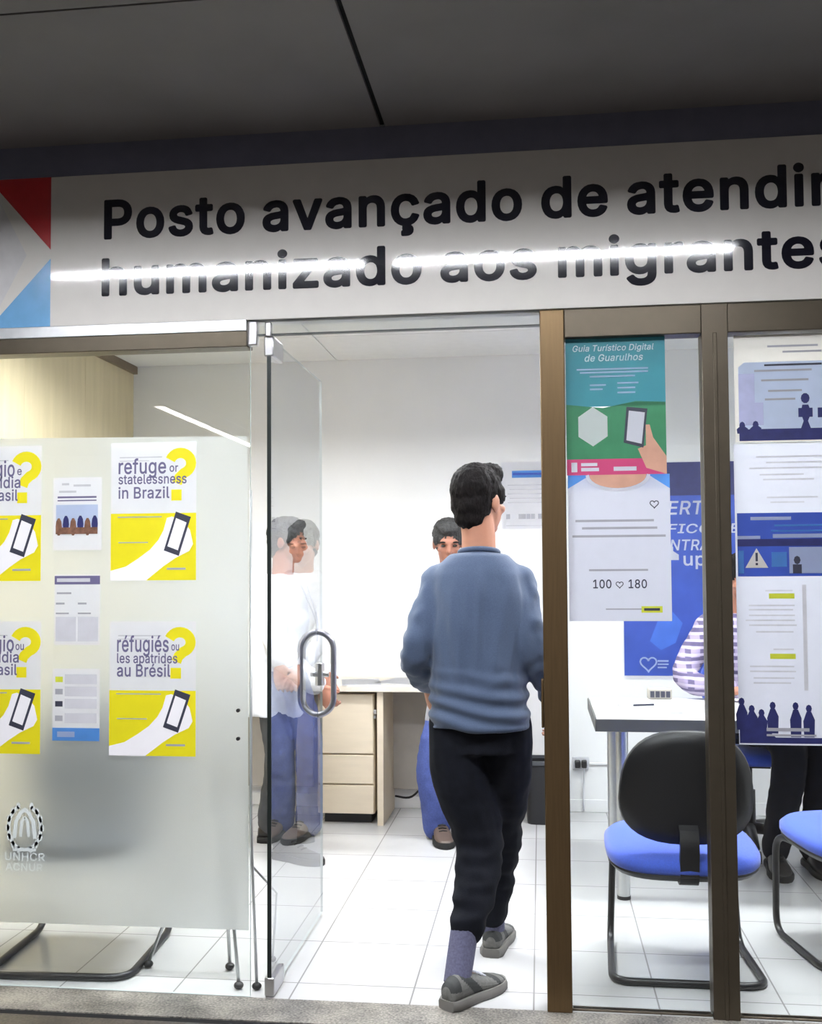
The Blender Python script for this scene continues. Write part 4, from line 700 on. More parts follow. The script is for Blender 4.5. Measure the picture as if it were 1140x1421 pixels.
MB().box(-.889, -.878, 2.225, 2.30, .565, .58).tube([(-.89, 2.235, .60), (-.875, 2.235, .60)], .012, 10).build('lock', STEEL, c)
for i, (x0, yy, rz, lb) in enumerate(((-.98, 2.36, .2, 'white paper sheet on the desk near the drawers'), (-.76, 2.42, -.3, 'white paper sheet on the desk left of the walking man'), (-1.30, 2.40, .1, 'white paper sheet on the desk behind the standing person'))):
    o = MB().box(-.105, .105, -.148, .148, 0, .004).build('paper_sheet', PAPER); o.location = (x0, yy, .742); o.rotation_euler.z = rz; tag(o, lb, 'paper', 'papers on the desk')
o = MB().ball((-.66, 2.36, .742+.016), .045, .03, .016).build('computer_mouse', BLACKP, smooth=True); tag(o, 'dark mouse-shaped object on the desk edge', 'mouse')
cable('power_cable', [(-.82, 2.55, .09), (-.72, 2.50, .10), (-.62, 2.44, .22), (-.55, 2.42, .34)], .006, BLACKP, 'black cable looping up below the desk')
# waste bin
e = empty('waste_bin', (.0, 2.40, 0)); tag(e, 'dark waste bin on the floor right of the walking man', 'bin')
def rring(cx, cy, z, hx, hy, n=28, ex=4):
    r = []
    for k in range(n):
        a_ = 2*PI*k/n; c_, s_ = math.cos(a_), math.sin(a_)
        r.append(Vector((cx+hx*math.copysign(abs(c_)**(2/ex), c_), cy+hy*math.copysign(abs(s_)**(2/ex), s_), z)))
    return r
MB().loft([rring(.0, 2.42, 0, .085, .085), rring(.0, 2.42, .32, .105, .10), rring(.0, 2.42, .32, .095, .09), rring(.0, 2.42, .02, .078, .078)]).build('bucket', BLACKP, e, smooth=True, angle=.7)
MB().loft([rring(.0, 2.42, .315, .112, .107), rring(.0, 2.42, .335, .112, .107), rring(.0, 2.42, .335, .095, .09), rring(.0, 2.42, .315, .095, .09), rring(.0, 2.42, .315, .112, .107)], cap=False).build('rim', GREYTR, e, smooth=True, angle=.7)
# meeting table
tb = empty('meeting_table', (.95, 1.4, 0)); tag(tb, 'white meeting table with grey edge and metal legs', 'table')
MB().box(.222, 1.72, 1.06, 1.76, .712, .745, 0).build('table_top', TABTOP, tb, bevel=.004)
MB().box(.220, 1.722, 1.054, 1.06, .690, .741).box(.214, .220, 1.054, 1.76, .690, .741).build('edge_band', TABEDGE, tb, bevel=.002)
for lx in (.325, 1.62):
    for ly in (1.13, 1.69):
        MB().tube([(lx, ly, .014), (lx, ly, .712)], .026, 18).build('leg', ALU, tb, smooth=True, angle=.7)
        MB().tube([(lx, ly, 0), (lx, ly, .014)], .028, 18).build('foot_cap', BLACKP, tb, smooth=True, angle=.7)
MB().box(.34, 1.60, 1.66, 1.68, .60, .70).build('rail', ALU, tb)
for x0, yy, rz, lb in ((.46, 1.35, .15, 'white paper sheet at left end of meeting table'), (.78, 1.32, -.2, 'white paper sheet on meeting table by the plaid sleeve')):
    o = MB().box(-.105, .105, -.148, .148, 0, .003).build('paper_sheet', PAPER); o.location = (x0, yy, .745); o.rotation_euler.z = rz; tag(o, lb, 'paper', 'papers on the meeting table')
o = MB().tube([(.40, 1.42, .752), (.49, 1.45, .752)], .0045, 8).build('pen', INKD, smooth=True); tag(o, 'dark pen lying on the meeting table paper', 'pen')
e = empty('desk_phone', (.545, 1.72, .745)); tag(e, 'small grey box with keys on far edge of meeting table', 'device')
MB().box(.49, .60, 1.69, 1.75, .745, .795).build('case', DESKGREY, e, bevel=.006)
k = MB()
for i in range(4): k.box(.50+.024*i, .518+.024*i, 1.684, 1.69, .755, .783)
k.build('keys', INKD, e)

# visitor chair, local frame: rear floor bar at y=0, faces +y
def make_visitor_chair(near_bar=False, fabric=None):
    fabric = fabric or BLUEF
    r = empty('visitor_chair', (0, 0, 0)); R_ = .0125; W = .245
    path = bendpath([(0, 0, R_), (-W, 0, R_), (-W+.02, .40, R_), (-W+.035, .42, .36), (-W+.07, .10, .355), (0, .10, .355)], .07, 8)
    if near_bar: path = bendpath([(0, .45, R_), (-W, .45, R_), (-W, -.02, R_), (-W+.03, -.03, .36), (-W+.07, .26, .355), (0, .26, .355)], .07, 8)
    half = [Vector(p) for p in path]; other = [Vector((-p.x, p.y, p.z)) for p in half][::-1]
    MB().tube(half+other[1:-1]+[half[0]], R_, 12, cap=False).build('frame', BLACKM, r, smooth=True)
    def oval(z, hx, hy, cy, ex=3.2): return rring(0, cy, z, hx, hy, 40, ex)
    def tilt(rs): return [[Vector((p.x, p.y, p.z+(p.y-.2)*.06)) for p in q] for q in rs]
    MB().loft(tilt([oval(.352, .16, .16, .19), oval(.362, .235, .225, .19), oval(.378, .248, .240, .19), oval(.384, .246, .238, .19)])).build('seat_shell', BLACKP, r, smooth=True, angle=.9)
    MB().loft(tilt([oval(.380, .243, .235, .19), oval(.392, .252, .244, .19), oval(.412, .252, .244, .19), oval(.428, .235, .228, .19), oval(.436, .17, .17, .19), oval(.438, .05, .05, .19)])).build('seat', fabric, r, smooth=True)
    def bring(y, hx, hz, cz=.642, ex=2.6):
        q = []
        for k in range(40):
            a_ = 2*PI*k/40; c_, s_ = math.cos(a_), math.sin(a_)
            X = hx*math.copysign(abs(c_)**(2/ex), c_); Zv = hz*math.copysign(abs(s_)**(2/ex), s_)
            X *= 1-.10*(Zv/hz)
            if near_bar: X *= 1.3; Zv = Zv*1.2+.03
            q.append(Vector((X, y-.06*(1-(X/.22)**2)*.5-.03*(Zv/.2), cz+Zv)))
        return q
    MB().loft([bring(-.015, .06, .06), bring(-.012, .17, .145), bring(.0, .210, .186), bring(.018, .214, .190)]).build('backrest', BLACKP, r, smooth=True)
    MB().loft([bring(.016, .208, .18), bring(.034, .205, .178), bring(.048, .18, .155), bring(.052, .08, .07)]).build('back_cushion', fabric, r, smooth=True)
    sp = bendpath([(0, .14, .34), (0, -.03, .335), (0, -.058, .47), (0, -.04, .52)], .04, 6)
    rings = [[p+Vector((sx*.030, 0, 0))+dv for sx, dv in ((-1, Vector((0, -.012, -.006))), (1, Vector((0, -.012, -.006))), (1, Vector((0, .012, .006))), (-1, Vector((0, .012, .006))))] for p in sp]
    MB().loft(rings).build('back_bracket', BLACKP, r)
    return r
SLATE = mk('slate_seat_fabric', s2l(44, 54, 68), .85, var=.1, scale=150)
vc = make_visitor_chair()
for i, (x0, y0, rz, lb) in enumerate(((.462, .225, 0, 'blue-seated visitor chair with black oval back at the meeting table'), (1.166, .44, math.radians(14), 'blue-seated visitor chair at the right frame edge'), (-1.635, .515, math.radians(183), 'dark visitor chair seen through the frosted film, its black sled feet showing'))):
    o = vc if i == 0 else (copy_tree(vc) if i == 1 else make_visitor_chair(True, SLATE))
    o.location = (x0, y0, 0); o.rotation_euler.z = rz; tag(o, lb, 'chair', 'visitor chairs by the glass front')

# office swivel chair
def office_chair(loc, rz, label):
    r = empty('office_chair', (0, 0, 0)); r.rotation_euler.z = 0
    for k in range(5):
        a_ = 2*PI*k/5+.3; c_, s_ = math.cos(a_), math.sin(a_)
        MB().tube([(0, 0, .10), (c_*.14, s_*.14, .095), (c_*.28, s_*.28, .07)], [.030, .022, .016], 10).build('base_arm', BLACKP, r, smooth=True)
        MB().tube([(c_*.28-s_*.02, s_*.28+c_*.02, .028), (c_*.28+s_*.02, s_*.28-c_*.02, .028)], .028, 14).build('caster', SOLEB, r, smooth=True, angle=.7)
    MB().tube([(0, 0, .08), (0, 0, .28)], .03, 14).tube([(0, 0, .28), (0, 0, .42)], .018, 14).box(-.09, .09, -.10, .10, .40, .425).build('column', BLACKP, r, smooth=True, angle=.6)
    MB().loft([rring(0, 0, .422, .19, .18, 36, 3.2), rring(0, 0, .432, .235, .225, 36, 3.2), rring(0, 0, .465, .24, .23, 36, 3.2), rring(0, 0, .485, .215, .205, 36, 3.2), rring(0, 0, .492, .1, .1, 36, 3.2)]).build('seat', BLUEF, r, smooth=True)
    MB().box(-.03, .03, -.30, -.08, .405, .42).box(-.03, .03, -.31, -.29, .405, .66).build('back_bracket', BLACKP, r, bevel=.004)
    b = [[Vector((hx*math.cos(2*PI*k/32), yy, .76+hz*math.sin(2*PI*k/32))) for k in range(32)] for yy, hx, hz in ((-.31, .08, .08), (-.30, .19, .17), (-.27, .205, .19), (-.25, .19, .175), (-.245, .08, .08))]
    MB().loft(b).build('backrest', BLUEF, r, smooth=True)
    r.location = loc; r.rotation_euler.z = rz
    return tag(r, label, 'chair')
office_chair((.99, 1.98, 0), math.radians(176), 'blue swivel chair on a black star base behind the meeting table')

# folding metal stand behind the film
e = empty('folding_stand', (-1.1, .25, 0)); tag(e, 'thin silver folding stand with splayed legs beside the door', 'stand')
top = Vector((-1.12, .30, .62))
MB().tube([top, (-1.12, .30, 1.30)], .008, 10).build('pole', ALU, e, smooth=True)
MB().tube([(-1.12, .30, .58), (-1.12, .30, .66)], .016, 12).build('collar', BLACKP, e, smooth=True, angle=.7)
for fx, fy in ((-1.345, .205), (-1.062, .215), (-.985, .06)):
    MB().tube([top, (fx, fy, .018)], .006, 10).build('leg', ALU, e, smooth=True)
    MB().ball((fx, fy, .012), .016, .016, .012).build('foot', BLACKP, e, smooth=True)
MB().tube([(-1.23, .25, .25), (-1.09, .26, .25)], .004, 8).tube([(-1.09, .26, .25), (-1.045, .17, .25)], .004, 8).build('brace', ALU, e, smooth=True)
# slender banner stand right at the film edge
e = empty('banner_stand', (-.915, .10, 0)); tag(e, 'thin pale rod stand just left of the doorway line', 'stand')
MB().tube([(-.925, .06, .02), (-.945, .06, .55), (-.945, .06, 1.62)], .005, 10).build('pole', ALU, e, smooth=True)
MB().tube([(-.945, .06, .40), (-.90, .22, .26), (-.935, .30, .012)], .004, 8).build('leg', ALU, e, smooth=True)
MB().ball((-.925, .06, .012), .016, .014, .012).ball((-.935, .30, .010), .012, .012, .010).build('foot', BLACKP, e, smooth=True)

# ------------------------------------------------------------------ people
def V(*a): return Vector(a)
def side_axes(J):
    hs = (J['hipR']-J['hipL']).normalized(); ss = (J['shR']-J['shL']).normalized()
    return hs, ss
PROF = [(-.16, .135, .10), (-.08, .155, .112), (0, .165, .115), (.18, .158, .11), (.4, .142, .10), (.62, .155, .11), (.8, .160, .112), (.9, .150, .098), (.96, .105, .075), (1.02, .060, .058)]
def prof(t):
    if t <= PROF[0][0]: return PROF[0][1:]
    for a, b in zip(PROF, PROF[1:]):
        if t <= b[0]:
            k = (t-a[0])/(b[0]-a[0]); return a[1]+(b[1]-a[1])*k, a[2]+(b[2]-a[2])*k
    return PROF[-1][1:]
def torso(mb, J, ts, g=0., bw=1., custom=None):
    P = (J['hipL']+J['hipR'])/2; N = J['neck']; hs, ss = side_axes(J); ax = (N-P); mid = (P+N)/2+J.get('bow', V(0, 0, 0))
    rings = []
    for t in ts:
        c = P*(1-t)**2+mid*2*t*(1-t)+N*t*t if 0 <= t <= 1 else P+ax*t
        sd = (hs*(1-t)+ss*t).normalized(); u = ax.normalized(); f = u.cross(sd).normalized()
        hw, hd = custom(t) if custom else prof(t); hw = hw*bw+g; hd = hd*bw+g
        r = []
        for k in range(28):
            a = 2*PI*k/28; ca, sa = math.cos(a), math.sin(a)
            r.append(c+sd*hw*math.copysign(abs(ca)**.8, ca)+f*hd*math.copysign(abs(sa)**.8, sa))
        rings.append(r)
    mb.loft(rings)
def frange(a, b, n): return [a+(b-a)*i/(n-1) for i in range(n)]
def limb(mb, pts, rs, n=6, seg=16):
    sp = spline(pts, n); rr = []
    for i in range(len(sp)):
        q = i/n; k = min(int(q), len(rs)-2); t = q-k; rr.append(rs[k]*(1-t)+rs[k+1]*t)
    mb.tube(sp, rr, seg)
    mb.ball(sp[0], rr[0]); mb.ball(sp[-1], rr[-1])
def hand(mb, w_, d, pn, ts, curl=.55, s=1.):
    d = d.normalized(); pn = (pn-d*pn.dot(d)).normalized(); a = d.cross(pn).normalized()*ts     # a points to the thumb side
    def el(c, ra, rn): return [c+a*ra*math.cos(2*PI*k/16)+pn*rn*math.sin(2*PI*k/16) for k in range(16)]
    mb.loft([el(w_-d*.02*s, .026*s, .021*s), el(w_+d*.01*s, .027*s, .020*s), el(w_+d*.045*s, .038*s, .018*s), el(w_+d*.085*s, .041*s, .015*s), el(w_+d*.098*s, .038*s, .012*s)])
    for off, ln, cu in ((.031, .072, curl*.9), (.0105, .080, curl), (-.0105, .075, curl*1.08), (-.030, .060, curl*1.15)):
        p = w_+d*.088*s+a*off*s; pts = [p]; ang = .12+cu*.25
        for seg in (.42, .32, .26):
            v = d*math.cos(ang)+pn*math.sin(ang)+a*off*1.5; p = p+v.normalized()*ln*seg*s; pts.append(p); ang += cu
        mb.tube(pts, [.0095*s, .009*s, .0085*s, .007*s], 10); mb.ball(pts[-1], .007*s)
    t0 = w_+d*.022*s+a*.028*s; v = (d*.65+a*.65+pn*.35).normalized()
    t1 = t0+v*.036*s; t2 = t1+(v+d*.35+pn*.25).normalized()*.030*s
    mb.tube([t0, t1, t2], [.014*s, .011*s, .008*s], 10); mb.ball(t2, .008*s); mb.ball(t0, .016*s)
def head_frame(J):
    y, p = J['hyaw'], J.get('hpitch', 0)
    f = V(math.sin(y)*math.cos(p), math.cos(y)*math.cos(p), math.sin(p)); s = V(math.cos(y), -math.sin(y), 0); u = s.cross(f)
    return s, f, u
def head(mb, J, k=1.):
    c = J['head']; s, f, u = head_frame(J); A = (s, f, u)
    def at(a, b, cc): return c+s*a*k+f*b*k+u*cc*k
    mb.ball(at(0, -.012, .028), .074*k, .092*k, .088*k, A)
    mb.ball(at(0, .030, -.035), .058*k, .060*k, .078*k, A)
    mb.ball(at(0, .058, -.085), .030*k, .030*k, .026*k, A)
    mb.ball(at(0, .070, .022), .048*k, .022*k, .014*k, A)
    mb.tube([at(0, .086, .015), at(0, .104, -.022), at(0, .092, -.034)], [.009*k, .014*k, .013*k], 10)
    mb.ball(at(0, .086, -.058), .024*k, .010*k, .007*k, A); mb.ball(at(0, .084, -.069), .021*k, .010*k, .007*k, A)
    for sg_ in (-1, 1):
        mb.ball(at(sg_*.040, .062, -.022), .022*k, .020*k, .018*k, A)
        mb.ball(at(sg_*.076, -.010, -.012), .010*k, .020*k, .033*k, A)
    mb.tube([at(0, -.022, -.04), (c*.35+J['neck']*.65)-f*.004, J['neck']-V(0, 0, .05)], [.056*k, .058*k, .060*k], 18)
def eyes(J, par, k=1.):
    c = J['head']; s, f, u = head_frame(J)
    for sg_ in (-1, 1):
        MB().ball(c+s*sg_*.031*k+f*.0765*k+u*.002*k, .013*k, .010*k, .007*k, (s, f, u)).build('eye', EYEW, par, smooth=True)
        MB().ball(c+s*sg_*.032*k+f*.082*k+u*.023*k, .020*k, .008*k, .005*k, (s, f, u)).build('eyebrow', HAIR, par, smooth=True)
def hair_mesh(J, mt, k=1., front=.0):
    c = J['head']; s, f, u = head_frame(J); A = (s, f, u); mb = MB()
    def at(a, b, cc): return c+s*a*k+f*b*k+u*cc*k
    mb.ball(at(0, -.022, .040), .083*k, .098*k, .088*k, A, 24, 16)
    mb.ball(at(0, -.045, -.005), .074*k, .066*k, .080*k, A, 20, 14)
    mb.ball(at(0, -.055, -.055), .056*k, .042*k, .045*k, A)
    mb.ball(at(.0, .040+front, .088), .060*k, .045*k, .034*k, A); mb.ball(at(.025, .02, .098), .045*k, .05*k, .032*k, A)
    for sg_ in (-1, 1): mb.ball(at(sg_*.070, .020, .022), .012*k, .022*k, .035*k, A)
    return organic(mb, 'hair', mt, .006, 2, lambda p: .0045*noise.noise(Vector((p.x*75, p.y*75, p.z*30)))+.003*noise.noise(p*140))
def shoe(par, heel, ang, up_m, so_m, L=.275, pitch=0., k=1., dark=None):
    d = V(math.sin(ang), math.cos(ang), 0); s = V(math.cos(ang), -math.sin(ang), 0); u = V(0, 0, 1)
    if pitch: q = Matrix.Rotation(pitch, 3, s); d2 = q @ d; u2 = q @ u
    else: d2, u2 = d, u
    prof_ = [(-.02, .020, .070), (.02, .032, .082), (.12, .037, .098), (.25, .037, .100), (.36, .038, .088), (.5, .042, .072), (.66, .047, .058), (.82, .045, .048), (.93, .034, .040), (.99, .016, .030)]
    rings = []
    for t, hw, h in prof_:
        hw *= k; h *= k; r = []
        for q in range(24):
            a = 2*PI*q/24; ca, sa = math.cos(a), math.sin(a)
            zz = .018+(h-.018)*(.5+.5*math.copysign(abs(sa)**.8, sa)); wx = hw*math.copysign(abs(ca)**.75, ca)*(1-.25*max(0, sa)*(1 if t < .4 else .6))
            r.append(heel+d2*t*L+s*wx+u2*zz)
        rings.append(r)
    mb = MB().loft(rings)
    me = mb.mesh('shoe', [up_m, dark or up_m])
    if dark:
        bm = bmesh.new(); bm.from_mesh(me); bmesh.ops.subdivide_edges(bm, edges=bm.edges, cuts=5, use_grid_fill=True)
        for f_ in bm.faces:
            c_ = f_.calc_center_median()-heel; t = c_.dot(d2)/L; z = c_.dot(u2)/.1; xx = abs(c_.dot(s))
            q = math.sin((t*1.6+z*.55)*9.5)
            if t < .10 and z > .55 or (q > .45 and .15 < t < .8) or z < .27 or (t > .9): f_.material_index = 1
        bm.to_mesh(me); bm.free()
    o = link('shoe', me, par, smooth=True)
    sr = []
    for zz, g in ((0, .0), (.004, .004), (.022, .005), (.030, .001)):
        lo = []; 
        outline = [(-.045, .0), (-.03, .026), (.05, .038), (.2, .039), (.4, .040), (.62, .050), (.8, .049), (.94, .036), (1.01, .016), (1.03, 0)]
        for t, hw in outline: lo.append(heel+d2*t*L+s*(hw*k+g)+u2*zz)
        for t, hw in outline[-2:0:-1]: lo.append(heel+d2*t*L-s*(hw*k+g)+u2*zz)
        sr.append(lo)
    so = MB().loft(sr); sm = so.build('sole', so_m, o, smooth=True, angle=.9)
    lc = MB()
    for t in (.40, .47, .54, .61):
        c_ = heel+d2*t*L+u2*(.092-.07*(t-.36)/.5+.004)*k
        lc.tube([c_-s*.020, c_+u2*.004, c_+s*.020], .0035, 8)
    lc.build('laces', so_m if not dark else PAPERC, o, smooth=True)
    return o
def body(J, par, mt, k=1., bw=.95):
    mb = MB(); torso(mb, J, frange(-.12, .96, 12), -.014, bw); head(mb, J, k)
    for S_ in 'LR':
        limb(mb, [J['sh'+S_]-V(0, 0, .008), J['el'+S_], J['wr'+S_]], [.040*k, .036*k, .026*k])
        limb(mb, [J['hip'+S_], J['kn'+S_], J['an'+S_]], [.074*k, .046*k, .027*k])
        mb.tube([J['an'+S_]-V(0, 0, .02), J['an'+S_]+J['foot'+S_]*.06-V(0, 0, .045), J['an'+S_]+J['foot'+S_]*.13-V(0, 0, .06)], [.030*k, .026*k, .018*k], 12)
        hand(mb, J['wr'+S_], J['hd'+S_], J['pn'+S_], J['ts'+S_], J.get('curl'+S_, .55), k)
    me = organic(mb, 'body', mt, .006, 3)
    return link('body', me, par, smooth=True)
def person(loc, label):
    e = empty('person', loc); return tag(e, label, 'person')

# --- man walking in
J = dict(hipL=V(-.285, .20, .86), hipR=V(-.125, .205, .86), knL=V(-.212, .235, .46), knR=V(-.148, .40, .47), anL=V(-.272, .03, .095), anR=V(-.182, .475, .10),
         shL=V(-.338, .205, 1.315), shR=V(-.072, .205, 1.31), elL=V(-.415, .155, 1.075), elR=V(-.022, .165, 1.075), wrL=V(-.392, .36, .945), wrR=V(.040, .33, .90),
         neck=V(-.203, .205, 1.405), head=V(-.200, .225, 1.582), hyaw=math.radians(34), hpitch=-.05, footL=V(.55, .83, 0), footR=V(.1, .99, 0),
         hdL=V(.05, .55, -.83), pnL=V(.9, .3, .2), tsL=-1, curlL=.75, hdR=V(.05, .5, -.85), pnR=V(-.9, .2, .1), tsR=1, bow=V(-.01, -.012, 0))
pm = person((-.22, .2, 0), 'man in blue long-sleeved shirt and black trousers walking in through the doorway')
body(J, pm, SKIN, .98, .90)
eyes(J, pm, .98)
link('hair', hair_mesh(J, HAIR, 1.0), pm, smooth=True)
mb = MB()
SP = [(-.06, .166, .134), (.1, .159, .124), (.3, .154, .117), (.55, .155, .118), (.75, .158, .116), (.87, .150, .104), (.95, .118, .088), (1.02, .072, .068)]
def shirtprof(t):
    for a, b in zip(SP, SP[1:]):
        if t <= b[0]:
            k = max(0, (t-a[0])/(b[0]-a[0])); return a[1]+(b[1]-a[1])*k, a[2]+(b[2]-a[2])*k
    return SP[-1][1:]
torso(mb, J, frange(-.05, 1.0, 18), .016, .92, shirtprof)
for S_ in 'LR':
    limb(mb, [J['sh'+S_], J['el'+S_], J['wr'+S_]+(J['el'+S_]-J['wr'+S_])*.06], [.058, .050, .037])
P0 = J['neck']
mb.tube([P0-V(0, -.002, .06), P0-V(0, -.002, .03), P0+V(0, .004, .006)], [.088, .078, .066], 24)
for sx in (-1, 1): mb.ball(P0+V(sx*.085, 0, -.072), .065, .07, .048)
def wr_shirt(p):
    low = max(0, min(1, (1.06-p.z)/.16)); hi = (1-low)*max(0, min(1, (1.37-p.z)/.10)); arm = max(0, min(1, (abs(p.x+.205)-.155)/.03))
    a = .007*low*(1-arm)*math.sin(p.z*105+p.x*16+4*noise.noise(V(p.x*6, p.y*6, p.z*4)))
    a += .017*hi*(1-arm)*noise.noise(V(p.x*15+p.z*3, p.y*15, p.z*4.5))+.005*hi*(1-arm)*noise.noise(V(p.x*40, p.y*40, p.z*9))
    a += .006*hi*(1-arm)*math.exp(-((p.x+.205-(p.z-1.1)*.05)/.012)**2)
    a += arm*.009*noise.noise(V(p.x*24, p.y*24, p.z*24))
    if low > .2: a += .004*noise.noise(V(p.x*14, p.y*14, p.z*30))
    return a
link('shirt', organic(mb, 'shirt', TEEBLUE, .007, 14, wr_shirt), pm, smooth=True)
cl_ = MB(); cr = [P0+V(.064*math.cos(2*PI*k/28), .064*math.sin(2*PI*k/28)+.004, .004+.012*-math.sin(2*PI*k/28)) for k in range(29)]
cl_.tube(cr, .009, 10, cap=False).build('collar', TEEBLUE, pm, smooth=True)
mb = MB(); torso(mb, J, frange(-.20, .04, 6), .008, .90)
limb(mb, [J['hipL']+V(-.0, 0, -.02), V(-.272, .215, .66), J['knL'], V(-.226, .150, .30), V(-.245, .105, .205)], [.092, .098, .084, .066, .054])
limb(mb, [J['hipR']+V(.0, 0, -.02), V(-.130, .29, .66), J['knR'], V(-.168, .45, .27), V(-.184, .475, .135)], [.092, .094, .082, .066, .055])
def wr_tr(p):
    lo = max(0, min(1, (.62-p.z)/.2))*max(.25, min(1, (p.z-.12)/.12))
    return .013*lo*noise.noise(V(p.x*9, p.y*9, p.z*26))+.005*noise.noise(V(p.x*20, p.y*20, p.z*14))
link('trousers', organic(mb, 'trousers', TROUSER, .008, 3, wr_tr), pm, smooth=True)
for a_, b_ in ((V(-.252, .098, .212), V(-.274, .026, .06)), (V(-.185, .475, .16), V(-.182, .478, .075))):
    MB().tube(spline([a_, (a_+b_)/2+V(0, .004, 0), b_]), [.045-.003*i/12 for i in range(13)], 18).build('sock', SOCK, pm, smooth=True, angle=.8)
shoe(pm, V(-.298, -.025, 0), math.radians(36), SHOEG, SOLE, .262, 0, 1.0, SHOED)
shoe(pm, V(-.186, .425, 0), math.radians(8), SHOEG, SOLE, .262, 0, 1.0, SHOED)
o = MB().box(-.012, .012, -.004, .004, -.045, .045).build('folded_paper', PAPER); o.location = (-.404, .452, .815); o.rotation_euler = (.3, .12, .2)
tag(o, 'small white folded paper in the left hand of walking man', 'paper')

# --- person in white behind the open door leaf
J = dict(hipL=V(-1.30, 1.83, .83), hipR=V(-1.29, 1.66, .83), knL=V(-1.30, 1.85, .46), knR=V(-1.24, 1.62, .46), anL=V(-1.36, 1.86, .09), anR=V(-1.215, 1.56, .09),
         shL=V(-1.275, 1.90, 1.265), shR=V(-1.265, 1.60, 1.265), elL=V(-1.25, 1.97, 1.0), elR=V(-1.235, 1.53, .99), wrL=V(-1.10, 1.93, .83), wrR=V(-1.035, 1.545, .805),
         neck=V(-1.265, 1.75, 1.345), head=V(-1.235, 1.745, 1.50), hyaw=math.radians(98), hpitch=-.12, footL=V(.95, .1, 0), footR=V(.9, -.42, 0),
         hdL=V(.5, -.2, -.8), pnL=V(0, -1, .1), tsL=-1, hdR=V(.55, .1, -.83), pnR=V(0, 1, 0), tsR=1, curlR=.9)
pw = person((-1.28, 1.74, 0), 'person in loose white shirt and dark trousers standing behind the glass door leaf')
body(J, pw, SKIND, .93, .92); eyes(J, pw, .93)
link('hair', hair_mesh(J, HAIRG, .95), pw, smooth=True)
mb = MB(); torso(mb, J, frange(-.34, .98, 18), .03, .92, lambda t: (.165+.02*max(0, -t), .125) if t < .6 else prof(t))
for S_ in 'LR': limb(mb, [J['sh'+S_], J['el'+S_], J['wr'+S_]+(J['el'+S_]-J['wr'+S_])*.12], [.066, .062, .058])
wrk = lambda p: .008*noise.noise(V(p.x*14, p.y*14, p.z*6))+.004*noise.noise(p*28)
link('shirt', organic(mb, 'shirt', WSHIRT, .009, 4, wrk), pw, smooth=True)
mb = MB(); torso(mb, J, frange(-.2, .1, 6), .012, .92)
for S_ in 'LR': limb(mb, [J['hip'+S_], J['kn'+S_], J['an'+S_]+V(0, 0, .01)], [.092, .075, .062])
link('trousers', organic(mb, 'trousers', GREYTR, .009, 3, wrk), pw, smooth=True)
shoe(pw, V(-1.255, 1.585, 0), math.atan2(.9, -.42), SHOEB, SOLEB, .27)
shoe(pw, V(-1.41, 1.855, 0), math.atan2(.98, .1), SHOEB, SOLEB, .27)
e = empty('badge_card', (-1.12, 1.70, 1.0)); tag(e, 'pale badge card on a strap against the white shirt', 'badge')
MB().box(-1.083, -1.077, 1.66, 1.74, .90, 1.01).build('card', PAPERC, e, bevel=.002)
MB().tube(spline([(-1.08, 1.70, 1.01), (-1.085, 1.68, 1.12), (-1.16, 1.67, 1.30)]), .004, 8).tube(spline([(-1.08, 1.70, 1.01), (-1.085, 1.72, 1.12), (-1.16, 1.80, 1.30)]), .004, 8).build('strap', INKG, e, smooth=True)

# --- person perched on the desk edge, mostly behind the walking man
J = dict(hipL=V(-.235, 2.25, .835), hipR=V(-.375, 2.25, .835), knL=V(-.385, 1.99, .485), knR=V(-.545, 1.975, .485), anL=V(-.38, 2.03, .09), anR=V(-.535, 2.01, .09),
         shL=V(-.335, 2.18, 1.275), shR=V(-.590, 2.20, 1.275), elL=V(-.29, 2.13, 1.05), elR=V(-.60, 2.12, 1.04), wrL=V(-.38, 1.98, .86), wrR=V(-.51, 1.97, .86),
         neck=V(-.465, 2.18, 1.36), head=V(-.476, 2.14, 1.497), hyaw=math.radians(172), hpitch=-.30, footL=V(.1, -.99, 0), footR=V(.25, -.97, 0),
         hdL=V(-.3, -.6, -.6), pnL=V(-.3, .3, -.8), tsL=-1, hdR=V(.3, -.6, -.6), pnR=V(.3, .3, -.8), tsR=1)
ps = person((-.47, 2.1, 0), 'person in white top and blue jeans behind the walking man, leaning on the desk')
body(J, ps, SKIND, .97, .85); eyes(J, ps, .97)
link('hair', hair_mesh(J, HAIRG, .99, .005), ps, smooth=True)
mb = MB(); torso(mb, J, frange(-.02, .98, 14), .016, .85)
for S_ in 'LR': limb(mb, [J['sh'+S_], J['el'+S_], J['wr'+S_]+(J['el'+S_]-J['wr'+S_])*.1], [.056, .050, .042])
link('shirt', organic(mb, 'shirt', WSHIRT, .008, 4, wrk), ps, smooth=True)
mb = MB(); torso(mb, J, frange(-.12, .1, 6), .012, .85)
for S_ in 'LR': limb(mb, [J['hip'+S_], J['kn'+S_], J['an'+S_]-V(0, 0, .03)], [.082, .074, .070])
link('trousers', organic(mb, 'trousers', JEANS, .008, 3, wrk), ps, smooth=True)
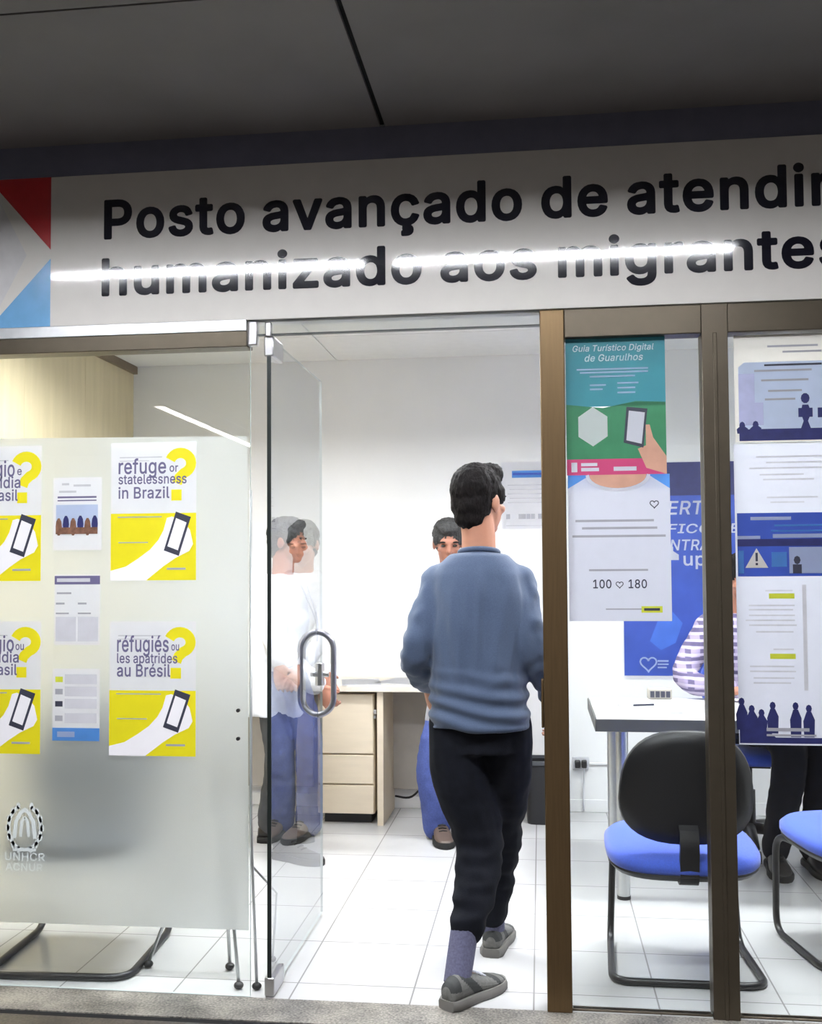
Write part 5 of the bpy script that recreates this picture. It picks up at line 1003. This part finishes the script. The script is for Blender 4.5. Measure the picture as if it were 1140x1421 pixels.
shoe(ps, V(-.535, 2.07, 0), math.atan2(.25, -.97), SHOEBR, SOLEB, .28)
shoe(ps, V(-.38, 2.09, 0), math.atan2(.1, -.99), SHOEBR, SOLEB, .28)

# --- person in plaid seated behind the meeting table
J = dict(hipL=V(1.11, 1.99, .59), hipR=V(.95, 1.97, .59), knL=V(1.235, 1.58, .565), knR=V(1.075, 1.53, .565), anL=V(1.20, 1.66, .09), anR=V(1.035, 1.63, .09),
         shL=V(1.10, 1.93, 1.075), shR=V(.80, 1.92, 1.075), elL=V(1.17, 1.76, .85), elR=V(.675, 1.80, .84), wrL=V(1.02, 1.60, .80), wrR=V(.86, 1.61, .80),
         neck=V(.95, 1.93, 1.15), head=V(.96, 1.88, 1.30), hyaw=math.radians(175), hpitch=-.2, footL=V(.1, -.99, 0), footR=V(-.05, -1, 0),
         hdL=V(-.8, -.4, -.1), pnL=V(0, 0, -1), tsL=-1, hdR=V(.8, -.4, -.1), pnR=V(0, 0, -1), tsR=1, curlL=.3, curlR=.3)
pp = person((1.0, 1.9, 0), 'person in mauve plaid shirt seated behind the meeting table, arm resting on it')
body(J, pp, SKIND, .97, .95); eyes(J, pp, .97)
link('hair', hair_mesh(J, HAIR, .99), pp, smooth=True)
mb = MB(); torso(mb, J, frange(.0, .98, 14), .016, .95)
for S_ in 'LR': limb(mb, [J['sh'+S_], J['el'+S_], J['wr'+S_]+(J['el'+S_]-J['wr'+S_])*.1], [.064, .058, .046])
link('shirt', organic(mb, 'shirt', PLAID, .008, 4, wrk), pp, smooth=True)
mb = MB(); torso(mb, J, frange(-.12, .1, 6), .012, .95)
for S_ in 'LR': limb(mb, [J['hip'+S_], J['kn'+S_], J['an'+S_]+V(0, 0, .0)], [.092, .080, .062])
link('trousers', organic(mb, 'trousers', TROUSER, .009, 3, wrk), pp, smooth=True)
shoe(pp, V(1.20, 1.72, 0), math.atan2(.1, -.99), SHOEB, SOLEB, .28)
shoe(pp, V(1.035, 1.69, 0), math.atan2(-.05, -1), SHOEB, SOLEB, .28)
